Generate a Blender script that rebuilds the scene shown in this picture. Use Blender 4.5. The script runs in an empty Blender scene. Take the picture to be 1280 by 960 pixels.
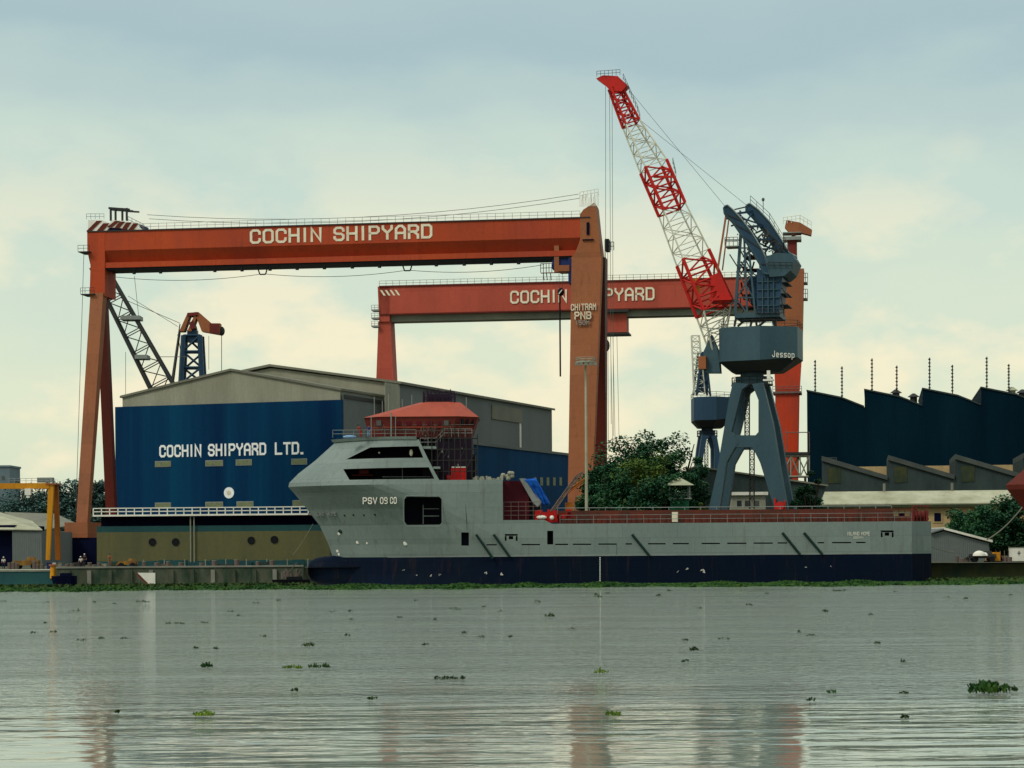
import bpy, bmesh, math, random
from mathutils import Vector, Matrix
random.seed(7)
C = bpy.data.collections.new("yard"); bpy.context.scene.collection.children.link(C)
SC = bpy.context.scene
FPX, CX, HY, CAMZ, ROLL = 2760.0, 640.0, 685.0, 5.0, 0.007
PI = math.pi

# ---------------------------------------------------------------- geometry of the view
def unroll(px, py):
    dx, dy = px-CX, HY-py
    return dx*math.cos(ROLL)+dy*math.sin(ROLL), dy*math.cos(ROLL)-dx*math.sin(ROLL)
class F:
    """a local frame standing on the ground: x along u, y away from the viewer, z up"""
    def __init__(s, px, Y, rot=0, z=2.5, py=None):
        x, h = unroll(px, py if py is not None else HY)
        s.O = Vector((x*Y/FPX, Y, z)); s.a = math.radians(rot)
        s.u = Vector((math.cos(s.a), math.sin(s.a), 0)); s.v = Vector((-math.sin(s.a), math.cos(s.a), 0))
    def p(s, px, py, d=0.0):
        x, h = unroll(px, py); D = Vector((x/FPX, 1, h/FPX)); Cc = Vector((0, 0, CAMZ))
        t = (d-(Cc-s.O).dot(s.v))/D.dot(s.v)
        w = Cc+D*t-s.O
        return Vector((w.dot(s.u), d, w.z))

# ---------------------------------------------------------------- mesh builder
class MB:
    def __init__(s): s.v = []; s.f = []
    def poly(s, pts):
        n = len(s.v); s.v += [tuple(p) for p in pts]; s.f.append(tuple(range(n, n+len(pts)))); return s
    def hexa(s, a, b):           # two quads with matching corners
        n = len(s.v); s.v += [tuple(p) for p in a]+[tuple(p) for p in b]
        k = len(a)
        s.f.append(tuple(n+i for i in reversed(range(k)))); s.f.append(tuple(n+k+i for i in range(k)))
        for i in range(k):
            j = (i+1) % k; s.f.append((n+i, n+j, n+k+j, n+k+i))
        return s
    def box(s, x0, x1, y0, y1, z0, z1):
        return s.hexa([(x0,y0,z0),(x1,y0,z0),(x1,y1,z0),(x0,y1,z0)], [(x0,y0,z1),(x1,y0,z1),(x1,y1,z1),(x0,y1,z1)])
    def bar(s, p, q, w=.1, h=None):
        return s.tube(p, q, w*.5*1.414, 4, ph=PI/4, hs=(h or w)/w)
    def tube(s, p, q, r, n=6, r2=None, ph=0, hs=1):
        p, q = Vector(p), Vector(q); d = (q-p)
        if d.length < 1e-5: return s
        d.normalize(); up = Vector((0,0,1)) if abs(d.z) < .95 else Vector((0,1,0))
        a = d.cross(up).normalized(); b = a.cross(d); r2 = r if r2 is None else r2
        A = [p+(a*math.cos(ph+2*PI*i/n)+b*hs*math.sin(ph+2*PI*i/n))*r for i in range(n)]
        B = [q+(a*math.cos(ph+2*PI*i/n)+b*hs*math.sin(ph+2*PI*i/n))*r2 for i in range(n)]
        return s.hexa(A, B)
    def line(s, pts, r=.05, n=4):
        for a, b in zip(pts, pts[1:]): s.tube(a, b, r, n)
        return s
    def prism(s, pts, dy):       # pts Vectors; extruded along +y
        return s.hexa([Vector(p) for p in pts], [Vector(p)+Vector((0,dy,0)) for p in pts])
    def ball(s, c, rx, ry, rz, n=8, m=6, top=False):
        c = Vector(c); k = len(s.v)
        z0 = 0 if top else -PI/2
        for i in range(m+1):
            t = z0+(PI/2-z0)*i/m
            for j in range(n):
                s.v.append((c.x+rx*math.cos(t)*math.cos(2*PI*j/n), c.y+ry*math.cos(t)*math.sin(2*PI*j/n), c.z+rz*math.sin(t)))
        for i in range(m):
            for j in range(n):
                s.f.append((k+i*n+j, k+i*n+(j+1)%n, k+(i+1)*n+(j+1)%n, k+(i+1)*n+j))
        return s
    def build(s, name, mat, parent=None, loc=None, smooth=False, fix=True):
        me = bpy.data.meshes.new(name); me.from_pydata(s.v, [], s.f); me.update()
        if fix:
            bm = bmesh.new(); bm.from_mesh(me); bmesh.ops.recalc_face_normals(bm, faces=bm.faces); bm.to_mesh(me); bm.free()
        if smooth:
            for p in me.polygons: p.use_smooth = True
        me.materials.append(mat)
        o = bpy.data.objects.new(name, me); C.objects.link(o)
        if parent: o.parent = parent
        if loc is not None: o.location = loc
        return o
def thing(name, label, cat, fr=None, group=None, loc=None):
    o = bpy.data.objects.new(name, None); C.objects.link(o); o.empty_display_size = .5
    if fr: o.location = fr.O; o.rotation_euler = (0,0,fr.a)
    if loc is not None: o.location = loc
    o['label'] = label; o['category'] = cat
    if group: o['group'] = group
    return o
def copy_tree(o, parent=None):
    c = o.copy(); C.objects.link(c)
    if parent: c.parent = parent
    for ch in list(o.children): copy_tree(ch, c)
    return c
def tag(o, label, cat, group=None):
    o['label'] = label; o['category'] = cat
    if group: o['group'] = group
    return o

# ---------------------------------------------------------------- materials
def paint(name, col, col2=None, rough=.6, scale=.25, streak=.12, amount=.6, bump=.0, fine=2.0, spec=.12, metal=0, rust=0, corr=None, plates=None):
    m = bpy.data.materials.new(name); m.use_nodes = True; nt = m.node_tree; N = nt.nodes; L = nt.links
    b = N['Principled BSDF']; b.inputs['Roughness'].default_value = rough; b.inputs['Metallic'].default_value = metal
    b.inputs['Specular IOR Level'].default_value = spec
    col2 = col2 or tuple(c*.6 for c in col)
    tc = N.new('ShaderNodeTexCoord')
    mp = N.new('ShaderNodeMapping'); mp.inputs['Scale'].default_value = (1,1,streak); L.new(tc.outputs['Object'], mp.inputs['Vector'])
    n1 = N.new('ShaderNodeTexNoise'); n1.inputs['Scale'].default_value = scale; n1.inputs['Detail'].default_value = 6; n1.inputs['Roughness'].default_value = .62
    L.new(mp.outputs[0], n1.inputs['Vector'])
    r1 = N.new('ShaderNodeValToRGB'); r1.color_ramp.elements[0].position = .38; r1.color_ramp.elements[1].position = .66
    r1.color_ramp.elements[0].color = (0,0,0,1); r1.color_ramp.elements[1].color = (1,1,1,1)
    L.new(n1.outputs['Fac'], r1.inputs['Fac'])
    mu = N.new('ShaderNodeMath'); mu.operation = 'MULTIPLY'; mu.inputs[1].default_value = amount; L.new(r1.outputs[0], mu.inputs[0])
    mx = N.new('ShaderNodeMix'); mx.data_type = 'RGBA'; mx.inputs[6].default_value = (*col,1); mx.inputs[7].default_value = (*col2,1)
    L.new(mu.outputs[0], mx.inputs[0]); out = mx.outputs[2]
    n2 = N.new('ShaderNodeTexNoise'); n2.inputs['Scale'].default_value = fine*.8; n2.inputs['Detail'].default_value = 8; n2.inputs['Roughness'].default_value = .7
    L.new(tc.outputs['Object'], n2.inputs['Vector'])
    m2 = N.new('ShaderNodeMix'); m2.data_type = 'RGBA'; m2.blend_type = 'MULTIPLY'; m2.inputs[0].default_value = 1
    r2 = N.new('ShaderNodeValToRGB'); r2.color_ramp.elements[0].position = .3; r2.color_ramp.elements[0].color = (.86,.86,.86,1)
    r2.color_ramp.elements[1].position = .65; r2.color_ramp.elements[1].color = (1,1,1,1)
    L.new(n2.outputs['Fac'], r2.inputs['Fac']); L.new(out, m2.inputs[6]); L.new(r2.outputs[0], m2.inputs[7]); out = m2.outputs[2]
    if rust:
        mp3 = N.new('ShaderNodeMapping'); mp3.inputs['Scale'].default_value = (1.6,1.6,.14); L.new(tc.outputs['Object'], mp3.inputs['Vector'])
        n3 = N.new('ShaderNodeTexNoise'); n3.inputs['Scale'].default_value = .9; n3.inputs['Detail'].default_value = 8; n3.inputs['Roughness'].default_value = .7
        L.new(mp3.outputs[0], n3.inputs['Vector'])
        r3 = N.new('ShaderNodeValToRGB'); r3.color_ramp.elements[0].position = .545; r3.color_ramp.elements[0].color = (0,0,0,1)
        r3.color_ramp.elements[1].position = .72; r3.color_ramp.elements[1].color = (rust,rust,rust,1)
        L.new(n3.outputs['Fac'], r3.inputs['Fac'])
        m3 = N.new('ShaderNodeMix'); m3.data_type = 'RGBA'; m3.inputs[7].default_value = (.09,.045,.025,1)
        L.new(r3.outputs[0], m3.inputs[0]); L.new(out, m3.inputs[6]); out = m3.outputs[2]
    if plates:      # slightly different plates with weld seams
        sxp = N.new('ShaderNodeSeparateXYZ'); L.new(tc.outputs['Object'], sxp.inputs[0]); cxp = N.new('ShaderNodeCombineXYZ')
        L.new(sxp.outputs['X'], cxp.inputs['X']); L.new(sxp.outputs['Z'], cxp.inputs['Y'])
        bk = N.new('ShaderNodeTexBrick'); L.new(cxp.outputs[0], bk.inputs['Vector']); bk.inputs['Scale'].default_value = 1; bk.inputs['Brick Width'].default_value = plates[0]; bk.inputs['Row Height'].default_value = plates[1]
        bk.inputs['Mortar Size'].default_value = .035; bk.inputs['Mortar Smooth'].default_value = .6; bk.inputs['Color1'].default_value = (1,1,1,1); bk.inputs['Color2'].default_value = (.86,.87,.88,1); bk.inputs['Mortar'].default_value = (.70,.70,.70,1)
        m5 = N.new('ShaderNodeMix'); m5.data_type = 'RGBA'; m5.blend_type = 'MULTIPLY'; m5.inputs[0].default_value = 1; L.new(out, m5.inputs[6]); L.new(bk.outputs['Color'], m5.inputs[7]); out = m5.outputs[2]
    L.new(out, b.inputs['Base Color'])
    if corr:
        wv = N.new('ShaderNodeTexWave'); wv.inputs['Scale'].default_value = corr; wv.bands_direction = 'X'; L.new(tc.outputs['Object'], wv.inputs['Vector'])
        bp = N.new('ShaderNodeBump'); bp.inputs['Strength'].default_value = .5; bp.inputs['Distance'].default_value = .06
        L.new(wv.outputs['Fac'], bp.inputs['Height']); L.new(bp.outputs[0], b.inputs['Normal'])
    elif bump:
        bp = N.new('ShaderNodeBump'); bp.inputs['Strength'].default_value = bump; bp.inputs['Distance'].default_value = .1
        L.new(n2.outputs['Fac'], bp.inputs['Height']); L.new(bp.outputs[0], b.inputs['Normal'])
    return m
M = {}
M['crane_orange'] = paint('crane_orange', (.47,.068,.020), (.32,.050,.026), .6, .10, .3, .8, rust=.5, plates=(6,9))
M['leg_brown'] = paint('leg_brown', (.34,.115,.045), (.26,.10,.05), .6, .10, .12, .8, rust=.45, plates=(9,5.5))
M['crane_red'] = paint('crane_red', (.47,.085,.052), (.36,.070,.042), .6, .10, .5, .8, rust=.35, plates=(7,9))  # pinker than the nearer crane's orange
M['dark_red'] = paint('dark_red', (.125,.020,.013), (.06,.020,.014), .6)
M['rail_rust'] = paint('rail_rust', (.14,.030,.018), (.055,.028,.020), .7, .5, .3, .9)
M['tower_red'] = paint('tower_red', (.55,.050,.014), (.34,.05,.03), .6, .14, .5, .8, rust=.4)
M['white'] = paint('white', (.78,.76,.66), (.55,.52,.42), .6, .5, .3, .5)
M['letter_white'] = paint('letter_white', (.90,.92,.90), (.75,.78,.76), .6, .5, .3, .5)
M['cream_letter'] = paint('cream_letter', (.80,.74,.56), (.58,.48,.34), .6, .6, .4, .6)
M['dark_metal'] = paint('dark_metal', (.03,.035,.035), (.05,.04,.03), .5)
M['wire'] = paint('wire', (.10,.11,.10), None, .6)
M['grey_metal'] = paint('grey_metal', (.26,.29,.27), (.14,.14,.12), .55)
M['blue_machine'] = paint('blue_machine', (.015,.03,.13), (.012,.02,.05), .5)
M['port_blue'] = paint('port_blue', (.048,.092,.112), (.028,.060,.080), .5, .2, .2, .7, rust=.3)
M['port_blue2'] = paint('port_blue2', (.025,.060,.105), (.016,.04,.065), .5, .2, .2, .7)
M['jib_red'] = paint('jib_red', (.50,.020,.015), (.32,.02,.015), .5, .6)
M['jib_white'] = paint('jib_white', (.62,.63,.52), (.42,.40,.30), .5, .6)
M['hull_grey'] = paint('hull_grey', (.215,.262,.236), (.170,.218,.200), .5, .07, .4, .8, spec=.15, rust=.38, plates=(7.5,2.1))
M['hull_navy'] = paint('hull_navy', (.003,.008,.022), (.006,.011,.018), .5, .15, .4, .7, spec=.03, rust=.22, plates=(8,1.6))
M['deck_green'] = paint('deck_green', (.05,.09,.07), None, .7)
M['interior'] = paint('interior', (.012,.012,.022), None, .8)  # near-black colour stands for the shade inside hull openings
M['wheel_red'] = paint('wheel_red', (.165,.026,.020), (.10,.022,.020), .6, .5, .4, .7)
M['wheel_roof'] = paint('wheel_roof', (.36,.072,.042), (.26,.06,.035), .6, .5, .5, .7)
M['maroon'] = paint('maroon', (.10,.006,.014), (.05,.006,.010), .6)
M['red_item'] = paint('red_item', (.45,.012,.010), None, .6)
M['fender'] = paint('fender', (.012,.035,.03), None, .7)
M['tarp_blue'] = paint('tarp_blue', (.01,.12,.55), (.01,.08,.36), .6, .8, 1, .8, bump=.6, fine=1.2)
M['hangar_blue'] = paint('hangar_blue', (.0015,.020,.070), (.003,.058,.125), .6, .11, .02, .95, spec=.04, corr=1.2, rust=0)
M['annex_blue'] = paint('annex_blue', (.002,.05,.13), (.003,.032,.08), .6, .2, .06, .9, spec=.04, corr=1.2)
M['saw_blue'] = paint('saw_blue', (.0012,.010,.019), (.0025,.018,.030), .7, .1, .15, .9, spec=.02, corr=1.0)
M['sheet_cream'] = paint('sheet_cream', (.31,.31,.235), (.23,.23,.17), .7, .2, .2, .9, corr=1.0)
M['sheet_grey'] = paint('sheet_grey', (.145,.165,.155), (.11,.125,.122), .7, .08, .15, .9, corr=1.0)
M['sheet_dark'] = paint('sheet_dark', (.040,.058,.055), (.022,.036,.036), .7, .3, .3, .9, corr=1.0)
M['roof_slate'] = paint('roof_slate', (.075,.088,.078), (.05,.06,.055), .75, .3, .6, .9)
M['roof_grey'] = paint('roof_grey', (.19,.19,.14), (.14,.14,.11), .7, .15, 1, .9)
M['roof_pale'] = paint('roof_pale', (.42,.42,.30), (.27,.27,.17), .7, .3, 1, .9)
M['wall_cream'] = paint('wall_cream', (.50,.36,.17), (.34,.25,.13), .8, .4, .4, .8)
M['gate_olive'] = paint('gate_olive', (.12,.115,.050), (.085,.09,.045), .8, .25, .3, .9, rust=.3)
M['quay'] = paint('quay', (.085,.095,.065), (.022,.045,.028), .9, .55, .5, 1.0, rust=.6, bump=.6, fine=1.5)
M['moss'] = paint('moss', (.055,.060,.025), (.015,.035,.03), .9, .4, .6, .9)
M['green_band'] = paint('green_band', (.02,.075,.075), (.015,.05,.06), .8)
M['concrete'] = paint('concrete', (.22,.22,.18), (.15,.15,.12), .85, .4, .6, .8)
M['yard'] = paint('yard', (.09,.09,.065), (.05,.07,.035), .95, .15, 1, .9, bump=.4)
M['yellow'] = paint('yellow', (.60,.27,.012), (.45,.16,.015), .5, .6, .3, .7, rust=.4)
M['ochre'] = paint('ochre', (.33,.17,.02), (.12,.06,.03), .7, 1.2, .5, 1.0, rust=.7)
M['orange'] = paint('orange', (.38,.12,.015), (.26,.08,.02), .6)
M['black'] = paint('black', (.008,.009,.012), None, .6)
M['navy'] = paint('navy', (.004,.006,.025), None, .7, spec=.03)
M['glass'] = paint('glass', (.02,.025,.03), None, .15, spec=.8)
M['pane_olive'] = paint('pane_olive', (.20,.22,.11), (.12,.15,.10), .4, 2, 1, .9)
M['green_paint'] = paint('green_paint', (.01,.09,.04), None, .7)
M['scaffold'] = paint('scaffold', (.16,.12,.10), (.08,.05,.05), .6)
M['purple_steel'] = paint('purple_steel', (.020,.012,.028), (.022,.010,.014), .6)
M['skin'] = paint('skin', (.22,.11,.07), None, .6)
M['cloth_blue'] = paint('cloth_blue', (.02,.05,.30), None, .8)
M['cloth_light'] = paint('cloth_light', (.25,.42,.65), None, .8)
M['cloth_red'] = paint('cloth_red', (.5,.03,.02), None, .8)
M['cloth_dark'] = paint('cloth_dark', (.02,.02,.03), None, .8)
M['cloth_white'] = paint('cloth_white', (.6,.6,.55), None, .8)
M['bark'] = paint('bark', (.06,.045,.03), (.03,.025,.02), .9)
M['rope'] = paint('rope', (.20,.20,.15), None, .9)
M['tower_haze'] = paint('tower_hazed', (.14,.19,.21), (.10,.14,.17), .8, .1, .3, .8)  # grey blue distance haze put into the wall colour

def leafmat(name, c1, c2, c3):
    m = bpy.data.materials.new(name); m.use_nodes = True; nt = m.node_tree; N = nt.nodes; L = nt.links
    b = N['Principled BSDF']; b.inputs['Roughness'].default_value = .7; b.inputs['Specular IOR Level'].default_value = .08
    tc = N.new('ShaderNodeTexCoord'); n = N.new('ShaderNodeTexNoise'); n.inputs['Scale'].default_value = .45; n.inputs['Detail'].default_value = 5
    L.new(tc.outputs['Object'], n.inputs['Vector'])
    r = N.new('ShaderNodeValToRGB'); e = r.color_ramp.elements; e[0].position = .36; e[0].color = (*c1,1); e[1].position = .68; e[1].color = (*c3,1)
    x = e.new(.5); x.color = (*c2,1)
    L.new(n.outputs['Fac'], r.inputs['Fac']); L.new(r.outputs[0], b.inputs['Base Color'])
    return m
M['leaf'] = leafmat('leaf', (.014,.058,.030), (.024,.085,.040), (.045,.120,.045))
M['leaf_olive'] = leafmat('leaf_olive', (.03,.075,.02), (.07,.13,.025), (.13,.17,.03))
M['leaf_hazed'] = leafmat('leaf_hazed', (.055,.115,.110), (.075,.145,.13), (.10,.17,.14))  # bluish distance haze put into the leaf colours
M['weed'] = leafmat('weed', (.014,.046,.014), (.024,.070,.016), (.060,.115,.020))
M['weed_bright'] = leafmat('weed_bright', (.06,.13,.02), (.12,.20,.025), (.20,.26,.03))
M['weed_dark'] = leafmat('weed_dark', (.015,.035,.012), (.03,.055,.016), (.05,.075,.02))

# ---------------------------------------------------------------- stroke lettering
def oct_(x0,x1,z0,z1,c=.9): return [(x0+c,z0),(x1-c,z0),(x1,z0+c),(x1,z1-c),(x1-c,z1),(x0+c,z1),(x0,z1-c),(x0,z0+c),(x0+c,z0)]
G = {'C':[[(4,4.4),(4,5.1),(3.1,6),(.9,6),(0,5.1),(0,.9),(.9,0),(3.1,0),(4,.9),(4,1.6)]],
 'O':[oct_(0,4,0,6)], '0':[oct_(0,4,0,6)], 'D':[[(0,0),(3.1,0),(4,.9),(4,5.1),(3.1,6),(0,6),(0,0)]],
 'H':[[(0,0),(0,6)],[(4,0),(4,6)],[(0,3),(4,3)]], 'I':[[(2,0),(2,6)]], '1':[[(1,5),(2,6),(2,0)]],
 'N':[[(0,0),(0,6),(4,0),(4,6)]], 'S':[[(4,4.6),(4,5.1),(3.1,6),(.9,6),(0,5.1),(0,3.8),(.9,3.1),(3.1,3),(4,2.2),(4,.9),(3.1,0),(.9,0),(0,.9),(0,1.4)]],
 'P':[[(0,0),(0,6),(3.1,6),(4,5.1),(4,3.7),(3.1,2.8),(0,2.8)]], 'Y':[[(0,6),(0,4.8),(2,2.8),(4,4.8),(4,6)],[(2,2.8),(2,0)]],
 'A':[[(0,0),(0,4.6),(1.3,6),(2.7,6),(4,4.6),(4,0)],[(0,2.5),(4,2.5)]],
 'R':[[(0,0),(0,6),(3.1,6),(4,5.1),(4,3.9),(3.1,3),(0,3)],[(2,3),(4,1.4),(4,0)]],
 'L':[[(0,6),(0,0),(4,0)]], 'T':[[(0,6),(4,6)],[(2,6),(2,0)]], '.':[[(.2,0),(1,0)]],
 'M':[[(0,0),(0,6),(2,3),(4,6),(4,0)]], 'B':[[(0,3),(3.1,3),(4,3.8),(4,5.1),(3.1,6),(0,6),(0,0),(3.1,0),(4,.9),(4,2.2),(3.1,3)]],
 'V':[[(0,6),(2,0),(4,6)]], 'E':[[(4,6),(0,6),(0,0),(4,0)],[(0,3),(3.2,3)]],
 '5':[[(4,6),(0,6),(0,3.4),(3.1,3.4),(4,2.5),(4,.9),(3.1,0),(0,0)]], '9':[[(4,3),(.9,3),(0,3.9),(0,5.1),(.9,6),(3.1,6),(4,5.1),(4,.9),(3.1,0),(.6,0)]],
 'W':[[(0,6),(1,0),(2,4),(3,0),(4,6)]],
 'J':[[(3.2,6),(3.2,.9),(2.3,0),(.9,0),(0,.9),(0,1.6)]], 'e':[[(0,2),(3.4,2),(3.4,3),(2.6,4),(.8,4),(0,3.1),(0,.9),(.8,0),(3.2,0)]],
 's':[[(3.4,4),(.6,4),(0,3.4),(0,2.6),(.6,2),(2.8,2),(3.4,1.4),(3.4,.6),(2.8,0),(0,0)]], 'o':[oct_(0,3.4,0,4,.7)],
 'p':[[(0,-2),(0,4),(2.7,4),(3.4,3.3),(3.4,.7),(2.7,0),(0,0)]]}
def ribbon(mb, pts, w, to3):
    P = [Vector(p) for p in pts]; closed = (P[0]-P[-1]).length < 1e-6
    if closed: P = P[:-1]
    n = len(P); Ls, Rs = [], []
    for i in range(n):
        a = P[i-1] if (i > 0 or closed) else None; b = P[(i+1) % n] if (i < n-1 or closed) else None
        d1 = (P[i]-a).normalized() if a is not None else None; d2 = (b-P[i]).normalized() if b is not None else None
        if d1 is None: d1 = d2
        if d2 is None: d2 = d1
        n1 = Vector((-d1.y, d1.x)); n2 = Vector((-d2.y, d2.x)); mt = (n1+n2).normalized(); k = min(2.2, 1/max(.3, mt.dot(n1)))
        e = Vector((0,0))
        if not closed and i == 0: e = -d2*w*.5
        if not closed and i == n-1: e = d1*w*.5
        Ls.append(P[i]+e+mt*k*w*.5); Rs.append(P[i]+e-mt*k*w*.5)
    for i in range(n if closed else n-1):
        j = (i+1) % n
        q = [Ls[i], Ls[j], Rs[j], Rs[i]]
        mb.hexa([to3(c, 0) for c in q], [to3(c, 1) for c in q])
def text(s, a, b, height, mat, parent, name='lettering', w=1.0, sp=None, thick=.06, jit=0):
    """text between local points a (lower left) and b (lower right) on a face whose outward side is -y"""
    a, b = Vector(a), Vector(b); mb = MB(); tot = b-a; L = tot.length; ux = tot.normalized()
    adv = []; 
    for ch in s: adv.append(2.6 if ch == ' ' else 1.4 if ch == '.' else 2.2 if ch == 'I' else 4.0)
    gaps = len(s)-1; su = height/6
    # x scale such that glyph widths with gaps of 2 units fill the run
    tw = sum(adv)+gaps*2.0; kx = L/tw
    x = 0; o = None
    for ch, ad in zip(s+' ', adv+[2.6]):
        if ch == ' ' and mb.v: o = mb.build(name, mat, parent); mb = MB()
        if ch in G:
            off = -1 if ch == 'I' else 0
            for k, pl in enumerate(G[ch]):
                def to3(c, q, x=x, off=off, k=k):
                    p = a+ux*((x+off+c.x)*kx)+Vector((0,0,c.y*su)); p.y -= (thick+.015*k) if q else .01; return p
                ribbon(mb, pl, w, to3)
        x += ad+2.0
    return o

def lattice(mb, p, q, s0, t0, s1, t1, n, rc=.12, rb=.05, ring=True):
    """square lattice from p to q; s,t are half-width vectors at either end"""
    p, q = Vector(p), Vector(q)
    def cor(k):
        f = k/n; c = p.lerp(q, f); s = Vector(s0).lerp(Vector(s1), f); t = Vector(t0).lerp(Vector(t1), f)
        return [c-s-t, c+s-t, c+s+t, c-s+t]
    A = cor(0); Z = cor(n)
    for i in range(4): mb.tube(A[i], Z[i], rc, 5)
    for k in range(n):
        a, b = cor(k), cor(k+1)
        for i in range(4):
            j = (i+1) % 4
            if (k+i) % 2: mb.tube(a[i], b[j], rb, 4)
            else: mb.tube(a[j], b[i], rb, 4)
            if ring: mb.tube(b[i], b[j], rb, 4)
def railing(mb, pts, h=1.1, step=2.0, r=.04, rails=2):
    for a, b in zip(pts, pts[1:]):
        a, b = Vector(a), Vector(b); n = max(1, int((b-a).length/step))
        for i in range(n+1):
            c = a.lerp(b, i/n); mb.tube(c, c+Vector((0,0,h)), r, 4)
        for k in range(rails):
            z = Vector((0,0,h*(k+1)/rails)); mb.tube(a+z, b+z, r, 4)
def sag(a, b, s, n=12):
    a, b = Vector(a), Vector(b)
    return [a.lerp(b, i/n)-Vector((0,0,s*4*(i/n)*(1-i/n))) for i in range(n+1)]

# ================================================================= SETTING
def water_mat():
    m = bpy.data.materials.new('river_water'); m.use_nodes = True; nt = m.node_tree; N = nt.nodes; L = nt.links
    b = N['Principled BSDF']; b.inputs['Base Color'].default_value = (.200,.240,.190,1); b.inputs['Roughness'].default_value = .06; b.inputs['IOR'].default_value = 1.33
    tc = N.new('ShaderNodeTexCoord')
    def noise(sx, sy, sc, det, rough=.5):
        mp = N.new('ShaderNodeMapping'); mp.inputs['Scale'].default_value = (sx, sy, 1); L.new(tc.outputs['Object'], mp.inputs['Vector'])
        n = N.new('ShaderNodeTexNoise'); n.inputs['Scale'].default_value = sc; n.inputs['Detail'].default_value = det; n.inputs['Roughness'].default_value = rough
        L.new(mp.outputs[0], n.inputs['Vector']); return n.outputs['Fac']
    a = noise(.30, 1, .62, 3, .5); c = noise(.5, 1, 3.2, 2); z = noise(.06, .30, .35, 4)
    r = N.new('ShaderNodeValToRGB'); r.color_ramp.elements[0].position = .40; r.color_ramp.elements[0].color = (.40,.40,.40,1); r.color_ramp.elements[1].position = .62
    L.new(z, r.inputs['Fac'])
    # fine ripples grow steeper with distance to blur the shore's reflections
    sx = N.new('ShaderNodeSeparateXYZ'); L.new(tc.outputs['Object'], sx.inputs[0])
    mr = N.new('ShaderNodeMapRange'); mr.inputs[1].default_value = 66; mr.inputs[2].default_value = 100; mr.inputs[3].default_value = .04; mr.inputs[4].default_value = 1.35
    L.new(sx.outputs['Y'], mr.inputs[0])
    h1 = N.new('ShaderNodeMath'); h1.operation = 'MULTIPLY_ADD'; L.new(c, h1.inputs[0]); L.new(mr.outputs[0], h1.inputs[1])
    mrA = N.new('ShaderNodeMapRange'); mrA.inputs[1].default_value = 60; mrA.inputs[2].default_value = 92; mrA.inputs[3].default_value = .70; mrA.inputs[4].default_value = .62; L.new(sx.outputs['Y'], mrA.inputs[0])
    ma = N.new('ShaderNodeMath'); ma.operation = 'MULTIPLY'; L.new(a, ma.inputs[0]); L.new(mrA.outputs[0], ma.inputs[1]); L.new(ma.outputs[0], h1.inputs[2])
    h2 = N.new('ShaderNodeMath'); h2.operation = 'MULTIPLY'; L.new(h1.outputs[0], h2.inputs[0]); L.new(r.outputs[0], h2.inputs[1])
    bp = N.new('ShaderNodeBump'); bp.inputs['Strength'].default_value = 1; bp.inputs['Distance'].default_value = .24
    L.new(h2.outputs[0], bp.inputs['Height']); L.new(bp.outputs[0], b.inputs['Normal'])
    return m
def struct(o): o['kind'] = 'structure'; return o
struct(MB().poly([(-3000,-60,0),(3000,-60,0),(3000,303,0),(-3000,303,0)]).build('river_water', water_mat()))
# yard ground: sheet reaching the horizon
struct(MB().poly([(-3000,306,2.5),(3000,306,2.5),(3000,4000,2.5),(-3000,4000,2.5)]).build('yard_ground', M['yard']))

# quay walls (left part, and low bank on the right)
fq = F(95, 305, 0, 0)
q = thing('quay_wall', 'mossy dark concrete quay wall left of the grey ship, with pilasters', 'quay wall', fq)
a, b = fq.p(70, 712), fq.p(379, 712)
MB().box(a.x, b.x, 0, 3, -2, 2.62).build('wall', M['quay'], q)
MB().box(a.x, b.x, -.15, 1.0, 2.62, 2.85).build('coping', M['concrete'], q)
for i in range(12):
    x = a.x+1.5+i*(b.x-a.x)/12
    MB().box(x, x+.55, -.35, 0.0, -1, 2.3).build('pilaster', M['concrete' if i%3==1 else 'quay'], q)
fq2 = F(-200, 306, 0, 0)
q2 = thing('quay_wall', 'low teal stained quay edge at far left under the yellow gantry', 'quay wall', fq2)
MB().box(0, fq2.p(70,700).x-.01, 0, 3, -2, 2.2).build('wall', M['green_band'], q2)
MB().box(0, fq2.p(70,700).x-.01, -.1, .8, 2.2, 2.45).build('coping', M['concrete'], q2)
fq3 = F(1160, 312, 0, 0)
q3 = thing('quay_wall', 'dark earth bank and quay edge to the right of the grey stern', 'quay wall', fq3)
MB().box(-60, 200, 0, 3, -2, 2.3).build('wall', M['moss'], q3)
MB().box(-60, 200, -.2, .8, 2.3, 2.5).build('coping', M['black'], q3)
fq4 = F(368, 322, 0, 0)
q4 = thing('quay_wall', 'dark quay wall hidden behind the moored grey ship', 'quay wall', fq4)
MB().box(-.0, 91, 0, 2, -2, 2.49).build('wall', M['quay'], q4)

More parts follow.
